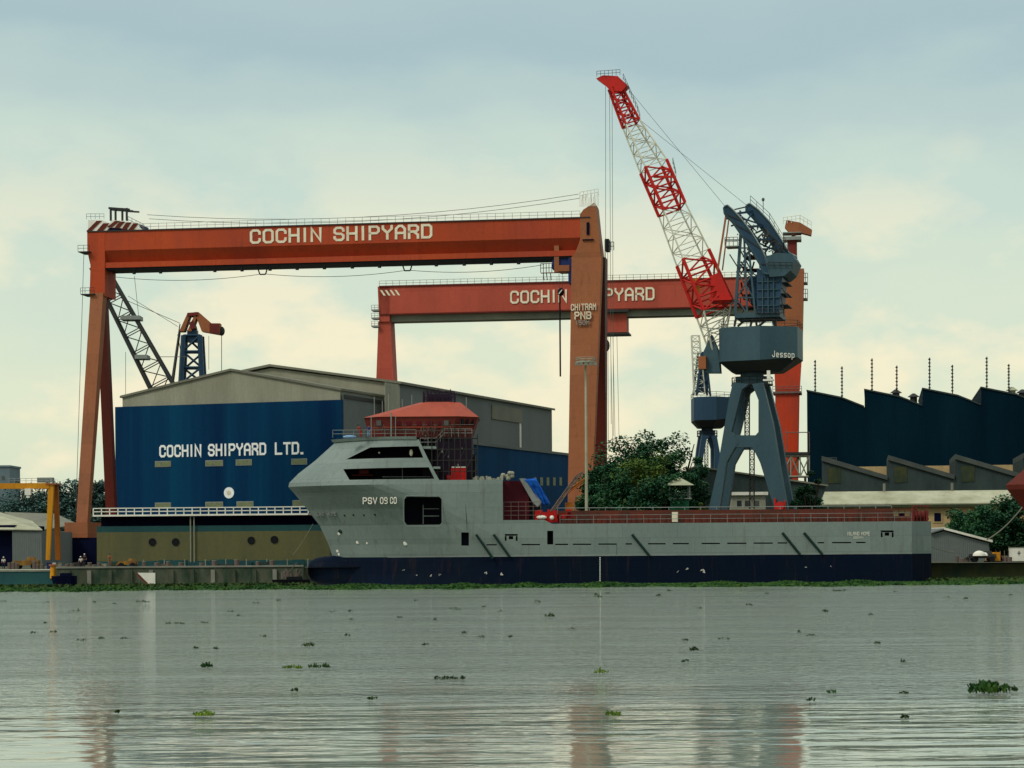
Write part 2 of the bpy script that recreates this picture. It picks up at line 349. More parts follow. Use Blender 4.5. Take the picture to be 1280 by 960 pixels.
# ================================================================= GREY SUPPLY SHIP
def loft(levels, xe, chamfer=None, cl=8.5, p=2.2):
    """levels: (z, xs, L, hb[, xe]); closed solid; returns bmesh mesh"""
    ts = [0,.03,.08,.15,.23,.32,.42,.53,.65,.78,.9,1.0]
    rows = []
    for lv in levels:
        z, xs, L, hb = lv[:4]; e = lv[4] if len(lv) > 4 else xe
        row = [(xs+t*L, hb*(1-(1-t)**p)) for t in ts if xs+t*L < e-1]
        while len(row) < len(ts): row.append((row[-1][0]+.2, row[-1][1]))
        for k in range(1,8): row.append((row[len(ts)-1][0]+(e-row[len(ts)-1][0])*k/8, hb))
        row.append((e, hb))
        if chamfer: row.append((e+chamfer[0], hb-chamfer[1]))
        rows.append((z, row))
    v = []; f = []; n = len(rows[0][1])
    for z, row in rows:
        for x, h in row: v.append((x, cl-h, z))
        for x, h in row: v.append((x, cl+h, z))
    st = 2*n
    for i in range(len(rows)-1):
        for j in range(n-1):
            a = i*st+j; f.append((a, a+1, a+st+1, a+st)); a += n; f.append((a+1, a, a+st, a+st+1))
        a = i*st+n-1; f.append((a, a+n, a+st+n, a+st))
    for i, fl in ((0,1),(len(rows)-1,0)):
        for j in range(n-1):
            a = i*st+j; q_ = (a, a+1, a+n+1, a+n); f.append(q_ if not fl else q_[::-1])
    me = bpy.data.meshes.new('loft'); me.from_pydata(v, [], f)
    bm = bmesh.new(); bm.from_mesh(me); bmesh.ops.remove_doubles(bm, verts=bm.verts, dist=1e-4)
    bmesh.ops.recalc_face_normals(bm, faces=bm.faces); bm.to_mesh(me); bm.free(); return me
def cut(me, cutters):
    """boolean difference of prisms; cutters = list of (pts, y0, y1)"""
    tmp = bpy.data.objects.new('tmp', me); SC.collection.objects.link(tmp); cs = []
    for pts, y0, y1 in cutters:
        mb = MB().prism([Vector((p.x, y0, p.z)) for p in pts], y1-y0); c = mb.build('cutter', M['interior'])
        C.objects.unlink(c); SC.collection.objects.link(c); cs.append(c)
        md = tmp.modifiers.new('b', 'BOOLEAN'); md.operation = 'DIFFERENCE'; md.solver = 'EXACT'; md.object = c
    dg = bpy.context.evaluated_depsgraph_get(); dg.update()
    out = bpy.data.meshes.new_from_object(tmp.evaluated_get(dg))
    for c in cs: bpy.data.objects.remove(c)
    bpy.data.objects.remove(tmp)
    return out
def put(me, name, mats, parent, cutters=()):
    me.materials.clear()
    for m in mats: me.materials.append(m)
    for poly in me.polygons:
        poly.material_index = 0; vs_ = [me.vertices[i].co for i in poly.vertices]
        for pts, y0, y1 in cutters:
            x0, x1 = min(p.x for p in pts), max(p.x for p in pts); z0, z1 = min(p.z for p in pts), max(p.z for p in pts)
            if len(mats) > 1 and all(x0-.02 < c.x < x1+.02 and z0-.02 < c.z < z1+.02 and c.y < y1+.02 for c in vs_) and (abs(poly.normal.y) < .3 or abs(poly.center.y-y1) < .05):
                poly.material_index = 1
    me.name = name; o = bpy.data.objects.new(name, me); C.objects.link(o); o.parent = parent; return o
fs = F(640, 300, 0, 0)
ship = thing('supply_ship', 'long grey offshore supply ship with navy lower hull moored at the quay, unfinished red wheelhouse', 'ship', fs)
S = lambda px, py, d=8.5: fs.p(px, py, d)
xe = fs.p(1140, 690, 0).x
ZK = 3.85; ZD = 8.25; ZF = 14.3
low = [(-2.5, S(418,700).x, 26, 8.2), (0, S(414,730).x, 27, 8.5), (2, S(414,710).x, 29, 8.5), (ZK, S(416,694).x, 30, 8.5)]
put(loft(low, xe, (3.2,3)), 'lower_hull', [M['hull_navy']], ship)
# bulb
bm_ = MB(); nb = 16
sec = [(384.2,.05),(385.5,.9),(389,1.45),(396,1.85),(406,2.05),(420,2.15),(440,2.1),(465,1.7)]
k0 = 0
for px, r in sec:
    x = S(px, 710).x
    for j in range(nb):
        t = 2*PI*j/nb; zz = 1.95+r*math.sin(t)*1.02; bm_.v.append((x, 8.5+r*.95*math.cos(t), zz))
for i in range(len(sec)-1):
    for j in range(nb): bm_.f.append((i*nb+j, i*nb+(j+1)%nb, (i+1)*nb+(j+1)%nb, (i+1)*nb+j))
bm_.f.append(tuple(range(nb)))
M['bulb'] = paint('bulb_paint', (.012,.018,.036), (.006,.009,.022), .5, .4, .4, .8, spec=.1, rust=.2)
bm_.build('bulbous_bow', M['hull_navy'], ship, smooth=True)
# grey midbody
def R(x0,y0,x1,y1,d=0): return [fs.p(x0,y1,d), fs.p(x1,y1,d), fs.p(x1,y0,d), fs.p(x0,y0,d)]
slots = [(608,621),(652,675),(694,710),(716,739),(748,771),(782,790),(810,832),(841,861),(877,900),(909,933),(942,966),(972,984),(1022,1030),(1040,1064),(1070,1082)]
cut_mid = [(R(x0, 680.0-(x0-640)*.007*.9, x1, 681.6-(x0-640)*.007*.9), -1, .8) for x0, x1 in slots]
cut_mid += [(R(576.5,665.5,586,682), -1, 1.6), (R(684,663.5,691.5,680.5), -1, 1.6)]
def mport(px, py):
    r = lambda a,b,c,d: (R(px+a,py+b,px+c,py+d), -1, 1.2)
    return [r(0,0,16,2.2), r(0,2.6,2.2,8.5), r(13.8,2.6,16,8.5), r(5,2.6,10.5,6.5)]
cut_mid += mport(631,667.5)+mport(1101,663)
mid = [(ZK, S(416,694).x, 30, 8.5), (5.6, S(411,680).x, 28, 8.5), (ZD, S(400,657).x, 24, 8.5)]
me = cut(loft(mid, xe, (3.2,3)), cut_mid)
put(me, 'hull', [M['hull_grey'], M['interior']], ship, cut_mid)
xf = fs.p(628.5, 620, 0).x
rr = [fs.p(x,y,0) for x,y in ((508,621),(549,621),(552,624),(552,653),(549,657),(509,657),(505,652),(505,625))]
cut_f = [(rr, -1, 5.0)]
fore = [(ZD, S(400,657).x, 24, 8.5), (10.6, S(384,635).x, 21, 8.52), (12.8, S(368,615).x, 17, 8.58), (13.75, S(360.5,606).x, 15, 8.6), (ZF, S(361.5,600).x, 15.5, 8.56)]
me = cut(loft(fore, xf), cut_f)
put(me, 'forecastle_side', [M['hull_grey'], M['interior']], ship, cut_f)
# upper block with long slots
e0, e1 = fs.p(549,600,0).x, fs.p(523,549,0).x
c1 = [fs.p(x,y,0) for x,y in ((430,573),(461,558.5),(523,557.5),(529,572))]
c2 = [fs.p(x,y,0) for x,y in ((427,585.5),(536,584),(543,598.5),(436,599.5))]
cut_u = [(c1, -1, 7.0), (c2, -1, 7.0)]
zt = fs.p(480,549,0).z
up = [(ZF, S(361.5,600).x, 15.5, 8.56, e0), (15.6, S(373,589).x, 16, 8.5, e0-.25*(e0-e1)), (17.4, S(394,573).x, 13.5, 8.2, e0-.58*(e0-e1)), (zt, S(419,551).x, 11, 7.7, e1)]
me = cut(loft(up, e0), cut_u)
put(me, 'superstructure', [M['hull_grey'], M['interior']], ship, cut_u)
# rim of the top deck, aft struts and slabs of the bridge deck
z0 = zt
put(loft([(z0+.003, S(419,551).x-.3, 11.3, 7.85), (z0+.40, S(418,549).x-.5, 11.5, 7.95)], e1-.3), 'deck_rim', [M['hull_grey']], ship)
mb = MB(); a, b = fs.p(523,552,0), fs.p(545,552,0); mb.box(e1+.05, b.x, .9, 16, z0-1.3, z0-.95)
mb.box(fs.p(541,583,0).x, fs.p(550,583,0).x, .3, 16, ZF+1.55, ZF+1.85); mb.build('wing_deck', M['hull_grey'], ship)
# dark inner tower under the wheelhouse
mb = MB(); mb.box(fs.p(543,600,0).x, fs.p(590,560,2).x, 2.5, 14.5, ZF, fs.p(560,547,2).z); mb.build('bridge_tower', M['purple_steel'], ship)
mb = MB()
for i, (px, py, w, h) in enumerate(((552,566,2,5),(560,572,1.5,2.5),(577,561,1.2,1.2),(546,590,1,4),(572,583,1.5,3))):
    a = fs.p(px,py,2.4); MB().box(a.x, a.x+w*.109, 2.2, 2.45, a.z, a.z+h*.109).build('hatch_panel', M['grey_metal'], ship)
# interior bits seen through slots
mb = MB(); a, b = fs.p(440,594,4.5), fs.p(466,594,4.5); mb.tube((a.x,4.5,a.z),(b.x,4.5,a.z),.09,5); mb.tube((a.x,4.5,a.z+.9),(b.x,4.5,a.z+.9),.09,5); mb.box(a.x+1,b.x-.6,4.6,5.2,a.z+.2,a.z+.75)
mb.build('mooring_winch', M['wheel_red'], ship)
mb = MB(); a = fs.p(503,599,2.5); mb.tube(a, a+Vector((0,0,1.6)), .06); a, b = fs.p(478,596,2.4), fs.p(538,596,2.4); mb.tube(a,b,.05); mb.build('inner_rail', M['grey_metal'], ship)
MB().ball(fs.p(514,566,1.6), .25,.25,.5).build('lamp', M['cream_letter'], ship); MB().ball(fs.p(474,566,2.5),.14,.14,.14).build('lamp', M['cream_letter'], ship)
mb = MB(); a, b = fs.p(529,645,3.5), fs.p(549,645,3.5); mb.bar(a,b,.14); mb.bar(fs.p(529,636,3.5),fs.p(549,636,3.5),.1); mb.bar(fs.p(529,631,3.5),fs.p(529,655,3.5),.12); mb.build('recess_frame', M['grey_metal'], ship)
mb = MB(); mb.line([fs.p(x,y,-.03) for x,y in ((505,624),(508,620),(549,620),(553,624),(553,654),(549,658),(508,658),(504.5,652),(505,624))], .06); mb.build('recess_rim', M['hull_grey'], ship)
# wheelhouse
fw = lambda px, py, d: fs.p(px, py, d)
zb, zm, zr = fs.p(520,547,2).z, fs.p(520,521,2).z, fs.p(548,503,6).z
xb0, xb1 = fw(461,540,2).x, fw(588,540,2).x; xm0, xm1 = fw(454,519,2).x, fw(597,520,2).x
def octa(x0,x1,y0,y1,z,c=2.2): return [(x0,y0+c,z),(x0+c,y0,z),(x1-c*1.3,y0,z),(x1,y0+c,z),(x1,y1-c,z),(x1-c,y1,z),(x0+c,y1,z),(x0,y1-c,z)]
wh = MB(); wh.hexa(octa(xb0,xb1,2.2,14.8,zb), octa(xm0,xm1,1.5,15.5,zm)); wh = wh.build('wheelhouse', M['wheel_red'], ship)
mb = MB(); mb.hexa(octa(xm0-.15,xm1+.15,1.35,15.65,zm+.004,2.2), octa(fw(524,503,5).x, fw(575,503,5).x, 5,12,zr,1.2)); mb.build('roof', M['wheel_roof'], wh)
for px in (473.5, 558): a = fw(px,529,1.55); MB().box(a.x-.32,a.x+.32,1.5,1.9,a.z-.32,a.z+.38).build('window', M['glass'], wh)
for px in (579,585,591): a = fw(px,531,2.6); MB().box(a.x-.2,a.x+.12,1.9+(px-579)*.12,3.2+(px-579)*.12,a.z-.1,a.z+.8).build('window', M['black'], wh)
for px, y_, r_ in ((489,516,.1),(494.5,520,.05),(464,520,.05)): MB().tube(fw(px,547,1.4), fw(px,y_,1.2), r_).build('standpipe', M['grey_metal'], wh)
for px, h_, r_ in ((468,2.2,.05),(478,1.6,.05),(486,2.6,.06),(503,1.8,.05),(515,2.4,.05),(583,2.0,.05)): a = fw(px,515,5); MB().tube((a.x,5,zm+.2),(a.x,5,zm+h_+.8),r_,4).build('antenna', M['grey_metal'], wh)
mb = MB(); rs = random.Random(41)
for i in range(40):
    x = fw(466,540,1.6).x+rs.random()*11.5; mb.tube((x,1.7,zb+rs.random()),(x+rs.uniform(-.5,.5),1.7,zb+1+rs.random()*1.2),.035,4)
for z in (zb+.9,zb+1.7): mb.tube((fw(498,540,1.6).x,1.7,z),(fw(592,540,1.6).x,1.7,z),.04,4)
mb.build('scaffold_pipes', M['scaffold'], wh)
zl = fw(520,534,2).z; mb = MB(); mb.hexa(octa(xb0-.15,xb1+.2,1.7,15.2,zl-.12), octa(xb0-.25,xb1+.3,1.6,15.3,zl+.12)); mb.build('ledge', M['wheel_roof'], wh)
for px in (498,511,524,537,549): a = fw(px,529.5,1.75); MB().box(a.x-.36,a.x+.36,1.62,1.95,a.z-.25,a.z+.3).build('window', M['maroon'], wh)
# monkey island scaffold
sc = MB(); x0, x1 = fw(529,495,5.5).x, fw(568,495,5.5).x; z1 = fs.p(548,489,6).z
for i in range(9):
    x = x0+(x1-x0)*i/8
    for y in (5.5, 8, 11): sc.bar((x,y,zr-.5),(x,y,z1+.3*math.sin(i*2.1)),.12)
    if i < 8:
        xx = x0+(x1-x0)*(i+1)/8; sc.bar((x,5.5,zr),(xx,5.5,z1-.1),.09) if i%2 else sc.bar((x,5.5,z1),(xx,5.5,zr),.09)
for z in (zr+.15, (zr+z1)/2, z1-.1):
    for y in (5.5, 8, 11): sc.bar((x0,y,z),(x1,y,z),.1)
sc.box(x0+.5,x1-.4,6.2,10.5,zr,z1-.45)
sc.build('monkey_island_frame', M['purple_steel'], ship)
# scaffolding aft of the bridge
sc = MB(); rs = random.Random(3)
for i in range(9):
    x = fw(540,600,1).x+i*.78
    for y in (.8, 1.9): sc.tube((x,y,ZF+.02),(x,y,zb+2.2-.25*i*(i>5)),.045,4)
for k in range(4):
    z = ZF+1.2+k*1.5
    for y in (.8,1.9): sc.tube((fw(540,600,1).x-.3,y,z),(fw(598,600,1).x,y,z),.045,4)
for i in range(8):
    x = fw(540,600,1).x+i*.78; z = ZF+rs.choice((1.2,2.7,4.2)); sc.tube((x,.8,z-1.2),(x+.78,.8,z+.3),.04,4)
for i in range(26):
    x = fw(526,600,1).x+i*.3; z = zb-1+rs.random()*1.5; sc.tube((x,1.0,z),(x+rs.uniform(-.4,.4),1.0,z+rs.uniform(.4,1.0)),.035,4)
sc.build('scaffolding', M['dark_metal'], ship)
mb = MB(); mb.box(fw(528,600,3).x, fw(545,600,3).x, 3.0, 14, ZF+.02, zb-.3); mb.box(fw(586,590,3).x, fw(594,590,3).x, 3.0, 12, ZF+.02, ZF+3.6); mb.build('bridge_tower', M['black'], ship)  # black blocks stand for the dark interior behind the scaffolding
mb = MB(); rs = random.Random(14)
for i in range(26):
    x = fw(590,598,1).x+rs.random()*3.9; w_ = rs.uniform(.15,.6); mb.box(x,x+w_,1+rs.random(),2.4,ZF+.01,ZF+rs.uniform(.2,.6))
for i in range(8): x = fw(630,596,1).x+rs.uniform(-.3,1.5); mb.ball((x,1.5+rs.random(),ZF+rs.uniform(-.1,1.0)),.35,.35,.3)
mb.build('deck_stores', M['sheet_cream'], ship)
mb = MB(); railing(mb, [(e1+.2,.9,z0-.95),(fw(545,552,1).x,.9,z0-.95),(fw(556,540,1).x,.9,z0+.3),(fw(590,545,1).x,.9,z0+.25)], 1.1, .8, .035); railing(mb, [(S(421,549).x,1.6,z0+.35),(fs.p(520,549,1).x,1.6,z0+.35)], 1.0, 1.4,.03)
mb.build('handrail', M['grey_metal'], ship)
mb = MB(); a, b = fw(564,598,1.5), fw(583,598,1.5); mb.box(a.x,b.x,1.2,4,ZF+.01,ZF+1.7); mb.box(a.x-.6,a.x,1.6,3,ZF+.01,ZF+.7); mb.build('deck_locker', M['red_item'], ship)
mb = MB(); mb.box(a.x+.1,b.x-.1,1.15,4.05,ZF+1.71,ZF+1.85); mb.build('locker_lid', M['white'], ship)
# aft edge of forecastle deck: maroon bulkhead, slanted casing, tarpaulin
zm2 = ZD+.05
mb = MB(); mb.box(xf+.02, xf+3.6, 3.2, 14, zm2, ZF-.1); mb.build('bulkhead', M['maroon'], ship)
mb = MB(); mb.prism([fs.p(649,598,2.4),fs.p(657,598,2.4),fs.p(677,628,2.4),fs.p(672,634,2.4),fs.p(666,628,2.4)], 1.2); mb.build('exhaust_casing', M['grey_metal'], ship)
mb = MB(); mb.prism([fs.p(652,600,3.7),fs.p(675,632,3.7),fs.p(675,652,3.7),fs.p(652,652,3.7)], 9); mb.build('casing_side', M['black'], ship)
mb = MB()
nx, nz = 6, 12; P0, P1, P2, P3 = fs.p(655,599,2.2), fs.p(670,598,2.2), fs.p(688,630,2.2), fs.p(679,632,2.2)
rs = random.Random(5)
for j in range(nz+1):
    for i in range(nx+1):
        p = P0.lerp(P1,i/nx).lerp(P3.lerp(P2,i/nx),j/nz); mb.v.append((p.x, p.y+.35*math.sin(i*2.3+j*.6)+rs.uniform(-.08,.08)+j*.05, p.z))
for j in range(nz):
    for i in range(nx): k = j*(nx+1)+i; mb.f.append((k,k+1,k+nx+2,k+nx+1))
tp = mb.build('tarpaulin', M['tarp_blue'], None, loc=fs.O, smooth=True, fix=False)
md = tp.modifiers.new('th','SOLIDIFY'); md.thickness = .04
tag(tp, 'bright blue tarpaulin draped down the slanted casing amidships', 'tarpaulin')
mb = MB(); mb.box(xf, fs.p(680,650,0).x, .02, .3, ZD, ZD+.55); mb.hexa([(fs.p(680,650,0).x,.02,ZD),(fs.p(690,650,0).x,.02,ZD),(fs.p(690,650,0).x,.3,ZD),(fs.p(680,650,0).x,.3,ZD)],[(fs.p(680,650,0).x,.02,ZD+.55),(fs.p(680.2,650,0).x,.02,ZD+.55),(fs.p(680.2,650,0).x,.3,ZD+.55),(fs.p(680,650,0).x,.3,ZD+.55)])
mb.build('bulwark', M['hull_grey'], ship)
mb = MB(); railing(mb, [(xf+.1,.5,ZD+.6),(fs.p(676,650,.5).x,.5,ZD+.6)], 2.4, 1.0, .03, 4); mb.build('handrail', M['scaffold'], ship)
# red cargo rail along the work deck
xa, xb = fs.p(700,650,1).x, fs.p(1138,650,1).x
mb = MB(); n = 60
mb.box(xa, xb, 1.0, 1.15, ZD+.02, ZD+.75)
mb.box(xa, xb, .9, 1.3, ZD+1.55, ZD+1.72)
for i in range(n+1):
    x = xa+(xb-xa)*i/n; mb.box(x-.06, x+.06, .85, 1.0, ZD+.02, ZD+1.55)
mb.build('cargo_rail', M['rail_rust'], ship)
mb = MB(); railing(mb, [(xa,.3,ZD),(xb,.3,ZD)], 1.15, 2.2, .025, 2); mb.build('handrail', M['grey_metal'], ship); mb = MB(); railing(mb, [(xa,15.8,ZD+.5),(xb,15.8,ZD+.5)], 1.9, 2.2, .05, 3); mb.build('handrail', M['grey_metal'], ship)
mb = MB(); mb.box(xa, xb, 14.8, 15.1, ZD+.02, ZD+2.0); mb.build('cargo_rail', M['rail_rust'], ship)
mb = MB(); a = fs.p(840,651,.8); mb.box(a.x,a.x+.8,.7,.95,ZD+.15,ZD+1.5); mb.build('notice_board', M['cream_letter'], ship)
mb = MB(); rs = random.Random(8)
for i in range(40):
    x = rs.uniform(fs.p(668,650,0).x, fs.p(712,650,0).x); mb.box(x, x+rs.uniform(.2,.9), 1+rs.random()*2, 3.2, ZD+.2, ZD+.6+rs.random()*1.4)
mb.build('deck_gear', M['red_item'], ship)
mb = MB(); a = fs.p(677,648,.8); mb.ball((a.x,.8,ZD+.9),.7,.4,.28); mb.ball((a.x+1.4,.8,ZD+.85),.3,.3,.3); mb.build('canvas_bundle', M['white'], ship)
mb = MB(); a = fs.p(1141,662,2); mb.box(a.x,a.x+2.3,3.4,9,ZD-.3,ZD+.5); mb.tube((a.x+.4,3.2,ZD+.9),(a.x+1.9,3.2,ZD+.9),.55,10); mb.box(a.x+.1,a.x+.35,2.6,3.6,ZD,ZD+1.9); mb.box(a.x+1.95,a.x+2.15,2.6,3.6,ZD,ZD+1.5); mb.bar((a.x+.2,3,ZD+1.9),(a.x+2.4,3,ZD+.3),.15)
for i in range(5): mb.tube((a.x+.2+i*.5,2.6,ZD),(a.x+.2+i*.5,2.6,ZD+2.2),.06,4)
mb.tube((a.x,2.6,ZD+2.1),(a.x+2.5,2.6,ZD+2.1),.06,4); mb.build('stern_winch', M['wheel_red'], ship)
# fenders
for x0,y0,x1,y1 in ((595,668,616,698),(617,668,637,696),(790,668,812,695),(978,666,1000,693),(1005,666,1028,693)):
    MB().tube(fs.p(x0,y0,-.12), fs.p(x1,y1,-.12), .2, 6).build('rubbing_strake', M['fender'], ship)
# weld line, anchors marks, draft marks
mb = MB(); mb.line([fs.p(580,600,-.01), fs.p(584,664,-.01)], .03); mb.line([fs.p(771,681,-.01), fs.p(771,701,-.01)], .02); mb.build('seam', M['fender'], ship)
mb = MB(); mb.box(S(417,694).x+8, xe, -.03, -.005, ZK-.02, ZK+.09); mb.build('boot_line', M['grey_metal'], ship)
mb = MB(); rs = random.Random(4)
mb.tube(fs.p(750,697,-.015), fs.p(750,727,-.015), .02, 4)
for px, y0, y1 in ((750,697,727),):
    y = y0
    while y < y1: a = fs.p(px,y,-.02); mb.box(a.x-.07,a.x+.07,-.04,-.005,a.z-.08,a.z+.08); y += 2.6
mb.build('draft_marks', M['white'], ship)
for px, py, s in ((521,719,.2),(537,720,.25),(549,719,.2),(606,717,.3),(625,718,.35),(846,715,.2),(857,712,.3),(877,713,.4),(880,716,.3),(1006,709,.2),(1038,708,.12),(504,713,.2)):
    a = fs.p(px,py,-.02)
    mb = MB()
    for k in range(3): dx, dz = rs.uniform(-s,s)*.7, rs.uniform(-s,s)*.5; mb.hexa([(a.x+dx,-.04,a.z+dz),(a.x+dx+s*.7,-.04,a.z+dz+s*.2),(a.x+dx+s*.4,-.04,a.z+dz+s*.6)],[(a.x+dx,-.01,a.z+dz),(a.x+dx+s*.7,-.01,a.z+dz+s*.2),(a.x+dx+s*.4,-.01,a.z+dz+s*.6)])
    mb.build('chipped_paint', M['white'], ship)
def bowd(px, py):   # depth of hull side at a pixel of the bow
    for k in range(200):
        d = k*.05; p = fs.p(px, py, d); z = p.z
        lv = fore if z > ZD else mid
        for A, B in zip(lv, lv[1:]):
            if A[0] <= z <= B[0]:
                f = (z-A[0])/(B[0]-A[0]); xs = A[1]+(B[1]-A[1])*f; L = A[2]+(B[2]-A[2])*f; hb = A[3]
                t = max(0, min(1, (p.x-xs)/L)); y = 8.5-hb*(1-(1-t)**2.2)
                if d >= y-.02: return d
    return 3
mb = MB()
for px, py, r in ((447,678,.22),(459,679,.16),(507,679,.32),(422,689,.2),(424,693,.2),(424,667,.22)):
    d = bowd(px,py); a = fs.p(px,py,d); mb.ball((a.x,d-.02,a.z), r, .06, r*1.1)
mb.build('thruster_mark', M['white'], ship)
mb = MB()
for px, py in ((431,644),(442,643.5),(455,643.5),(469,643)):
    d = bowd(px,py); a = fs.p(px,py,d); mb.ball((a.x,d,a.z), .16, .06, .18)
mb.build('porthole', M['black'], ship)
mb = MB(); d = bowd(427,665); a = fs.p(427,664,d); mb.ball((a.x,d,a.z), .5,.12,.3); mb.build('anchor_pocket', M['fender'], ship)
for s, x0, x1, y, h in (('PSV', 454, 471, 629.5, .78), ('09', 475.5, 484, 629.3, .78), ('CO', 488, 495.5, 629.1, .78)):
    d = min(bowd(x0,y), bowd(x1,y))+.0; d0, d1 = bowd(x0,y), bowd(x1,y); a, b = fs.p(x0,y,d0-.62), fs.p(x1,y,d1-.62); text(s, a, b, h, M['white'], ship, w=1.1, thick=.12)
for s, x0, x1, y in (('ISLAND', 393, 405, 644.5), ('HOPE', 409, 420, 644.2)):
    d0, d1 = bowd(x0,y), bowd(x1,y); text(s, fs.p(x0,y,d0-.35), fs.p(x1,y,d1-.35), .42, M['grey_metal'], ship, w=.9, thick=.1)
text('ISLAND HOPE', fs.p(1059,669,-.02), fs.p(1087,669,-.02), .42, M['white'], ship, w=1.0, thick=.03)
text('COCHIN', fs.p(1067,673,-.02), fs.p(1079,673,-.02), .25, M['white'], ship, w=1.0, thick=.03)

# ================================================================= NEAR GANTRY CRANE
fg = F(105, 407, -8.3, 2.5)
g = thing('gantry_crane', 'nearer rust orange gantry crane spanning the blue hangar, leg lettered in white', 'gantry crane', fg)
zT, zB = fg.p(430,281).z, fg.p(430,327).z
xL, xR = fg.p(109,300).x, fg.p(738,300).x
zMid = zT-(zT-zB)*.52
mb = MB(); S0 = [(0,zT),(0,zMid),(1.5,zB+1.0),(4.7,zB+1.0),(6.2,zMid),(6.2,zT)]; mb.hexa([(xL,y,z) for y,z in S0],[(xR,y,z) for y,z in S0])
beam = mb.build('main_beam', M['crane_orange'], g)
mb = MB(); mb.box(fg.p(125,300).x, xR, .1, 6.1, zB+.0, zB+.98); mb.build('lower_flange', M['crane_orange'], beam)
mb = MB(); mb.box(fg.p(126,300).x, xR, .3, 5.9, zB-.35, zB-.004); mb.build('underside_shade', M['black'], beam)  # black strip stands for shade along the beam's underside
mb = MB(); mb.box(xL,xR,-.2,.0,zT-.02,zT+.18); mb.build('top_flange', M['dark_metal'], beam)
text('COCHIN SHIPYARD', fg.p(314,303.5,0)+Vector((0,.12,0)), fg.p(539,296.5,0)+Vector((0,.12,0)), 2.2, M['cream_letter'], beam, w=1.15, thick=.22)
mb = MB(); railing(mb, [(fg.p(178,280).x,.1,zT+.18),(fg.p(725,280).x,.1,zT+.18)], 1.1, 1.5, .035); railing(mb, [(fg.p(178,280).x,6,zT),(fg.p(725,280).x,6,zT)], 1.1, 1.5, .035); mb.build('handrail', M['grey_metal'], beam)
for k, dz in enumerate((2.6, 2.0)):
    mb = MB(); A = Vector((fg.p(180,275).x, 2+k, zT+dz+.6)); Bp = Vector((fg.p(722,262).x, 2+k, zT+dz+2.0)); mb.line(sag(A, Bp, 2.3), .045); mb.build('trolley_rope', M['wire'], g)
for px in (167,200,268,302,337,371,405,440,474,545,580,614,648):
    a = fg.p(px,330); m_ = MB(); m_.tube((a.x,.3,zB-.3),(a.x,.3,zB-.8),.1,5); m_.tube((a.x,.3,zB-.8),(a.x,.3,zB-1.25),.28,6,.34); m_.build('floodlight', M['black'], beam)
for px in (328,509):
    a = fg.p(px,330); m_ = MB(); m_.line([(a.x-1.1,.3,zB-.3),(a.x-.55,.3,zB-1.9),(a.x+.5,.3,zB-1.9),(a.x+1.0,.3,zB-.3)], .13, 5); m_.build('cable_loop', M['black'], beam)
mb = MB(); mb.line(sag((fg.p(140,340).x,.5,zB-1.6),(fg.p(326,335).x,.5,zB-1.8),.9), .05); mb.line(sag((fg.p(330,335).x,.5,zB-1.8),(fg.p(507,333).x,.5,zB-1.8),.8),.05); mb.line(sag((fg.p(511,330).x,.5,zB-1.8),(fg.p(680,325).x,.5,zB-1.4),.8),.05); mb.build('festoon_cable', M['wire'], g)
# left A-frame legs
def leg(px0a, px0b, y0, px1a, px1b, y1, d0, d1, t0, t1, mat, name='leg'):
    a, b = fg.p(px0a,y0,d0), fg.p(px0b,y0,d0); c, e = fg.p(px1a,y1,d1), fg.p(px1b,y1,d1)
    top = [a, b, b+Vector((0,t0,0)), a+Vector((0,t0,0))]; bot = [c, e, e+Vector((0,t1,0)), c+Vector((0,t1,0))]
    z0 = (a.z+b.z)/2; z1 = (c.z+e.z)/2
    for q_ in top: q_.z = z0
    for q_ in bot: q_.z = z1
    return MB().hexa(bot, top).build(name, mat, g)
mb = MB()
mb.prism([fg.p(109,291,-.05),fg.p(131,291,-.05),fg.p(131,370,-.05),fg.p(112,370,-.05),fg.p(113,332,-.05)], 6.3); mb.build('leg_head', M['crane_orange'], g)
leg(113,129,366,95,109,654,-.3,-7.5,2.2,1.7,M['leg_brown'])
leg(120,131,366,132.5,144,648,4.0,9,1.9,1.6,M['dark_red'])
mb = MB()
for px, py, w in ((104,315,2.2),(108,368,2.6)):
    mb = MB(); a = fg.p(px,py,0); mb.box(a.x-w*.3,a.x+w*.7,-1.0,3,a.z-.15,a.z+.0); railing(mb,[(a.x-w*.3,-1,a.z),(a.x+w*.7,-1,a.z)],1.1,.8,.04)
    mb.build('platform', M['dark_metal'], g)
mb = MB(); a, b = fg.p(106,316,0), fg.p(106,640,-3); mb.tube((a.x,-.5,a.z),(a.x-1.0,-3,b.z),.05,4); mb.build('hoist_cable', M['wire'], g)
# bogies
mb = MB(); a, b = fg.p(80,653,-8.5), fg.p(109,672,-8.5); mb.box(a.x,b.x,-8.3,11.5,b.z,a.z); mb.build('sill_beam', M['leg_brown'], g)
for y in (-6.5,9.5):
    mb = MB(); mb.box(a.x+.4,b.x+1.5,y-1.5,y+1.5,0,b.z-.01)
    for i in range(4): mb.tube((a.x+.6+i*1.4,y-1.7,.6),(a.x+.6+i*1.4,y+1.7,.6),.55,12)
    mb.build('bogie', M['navy'], g)
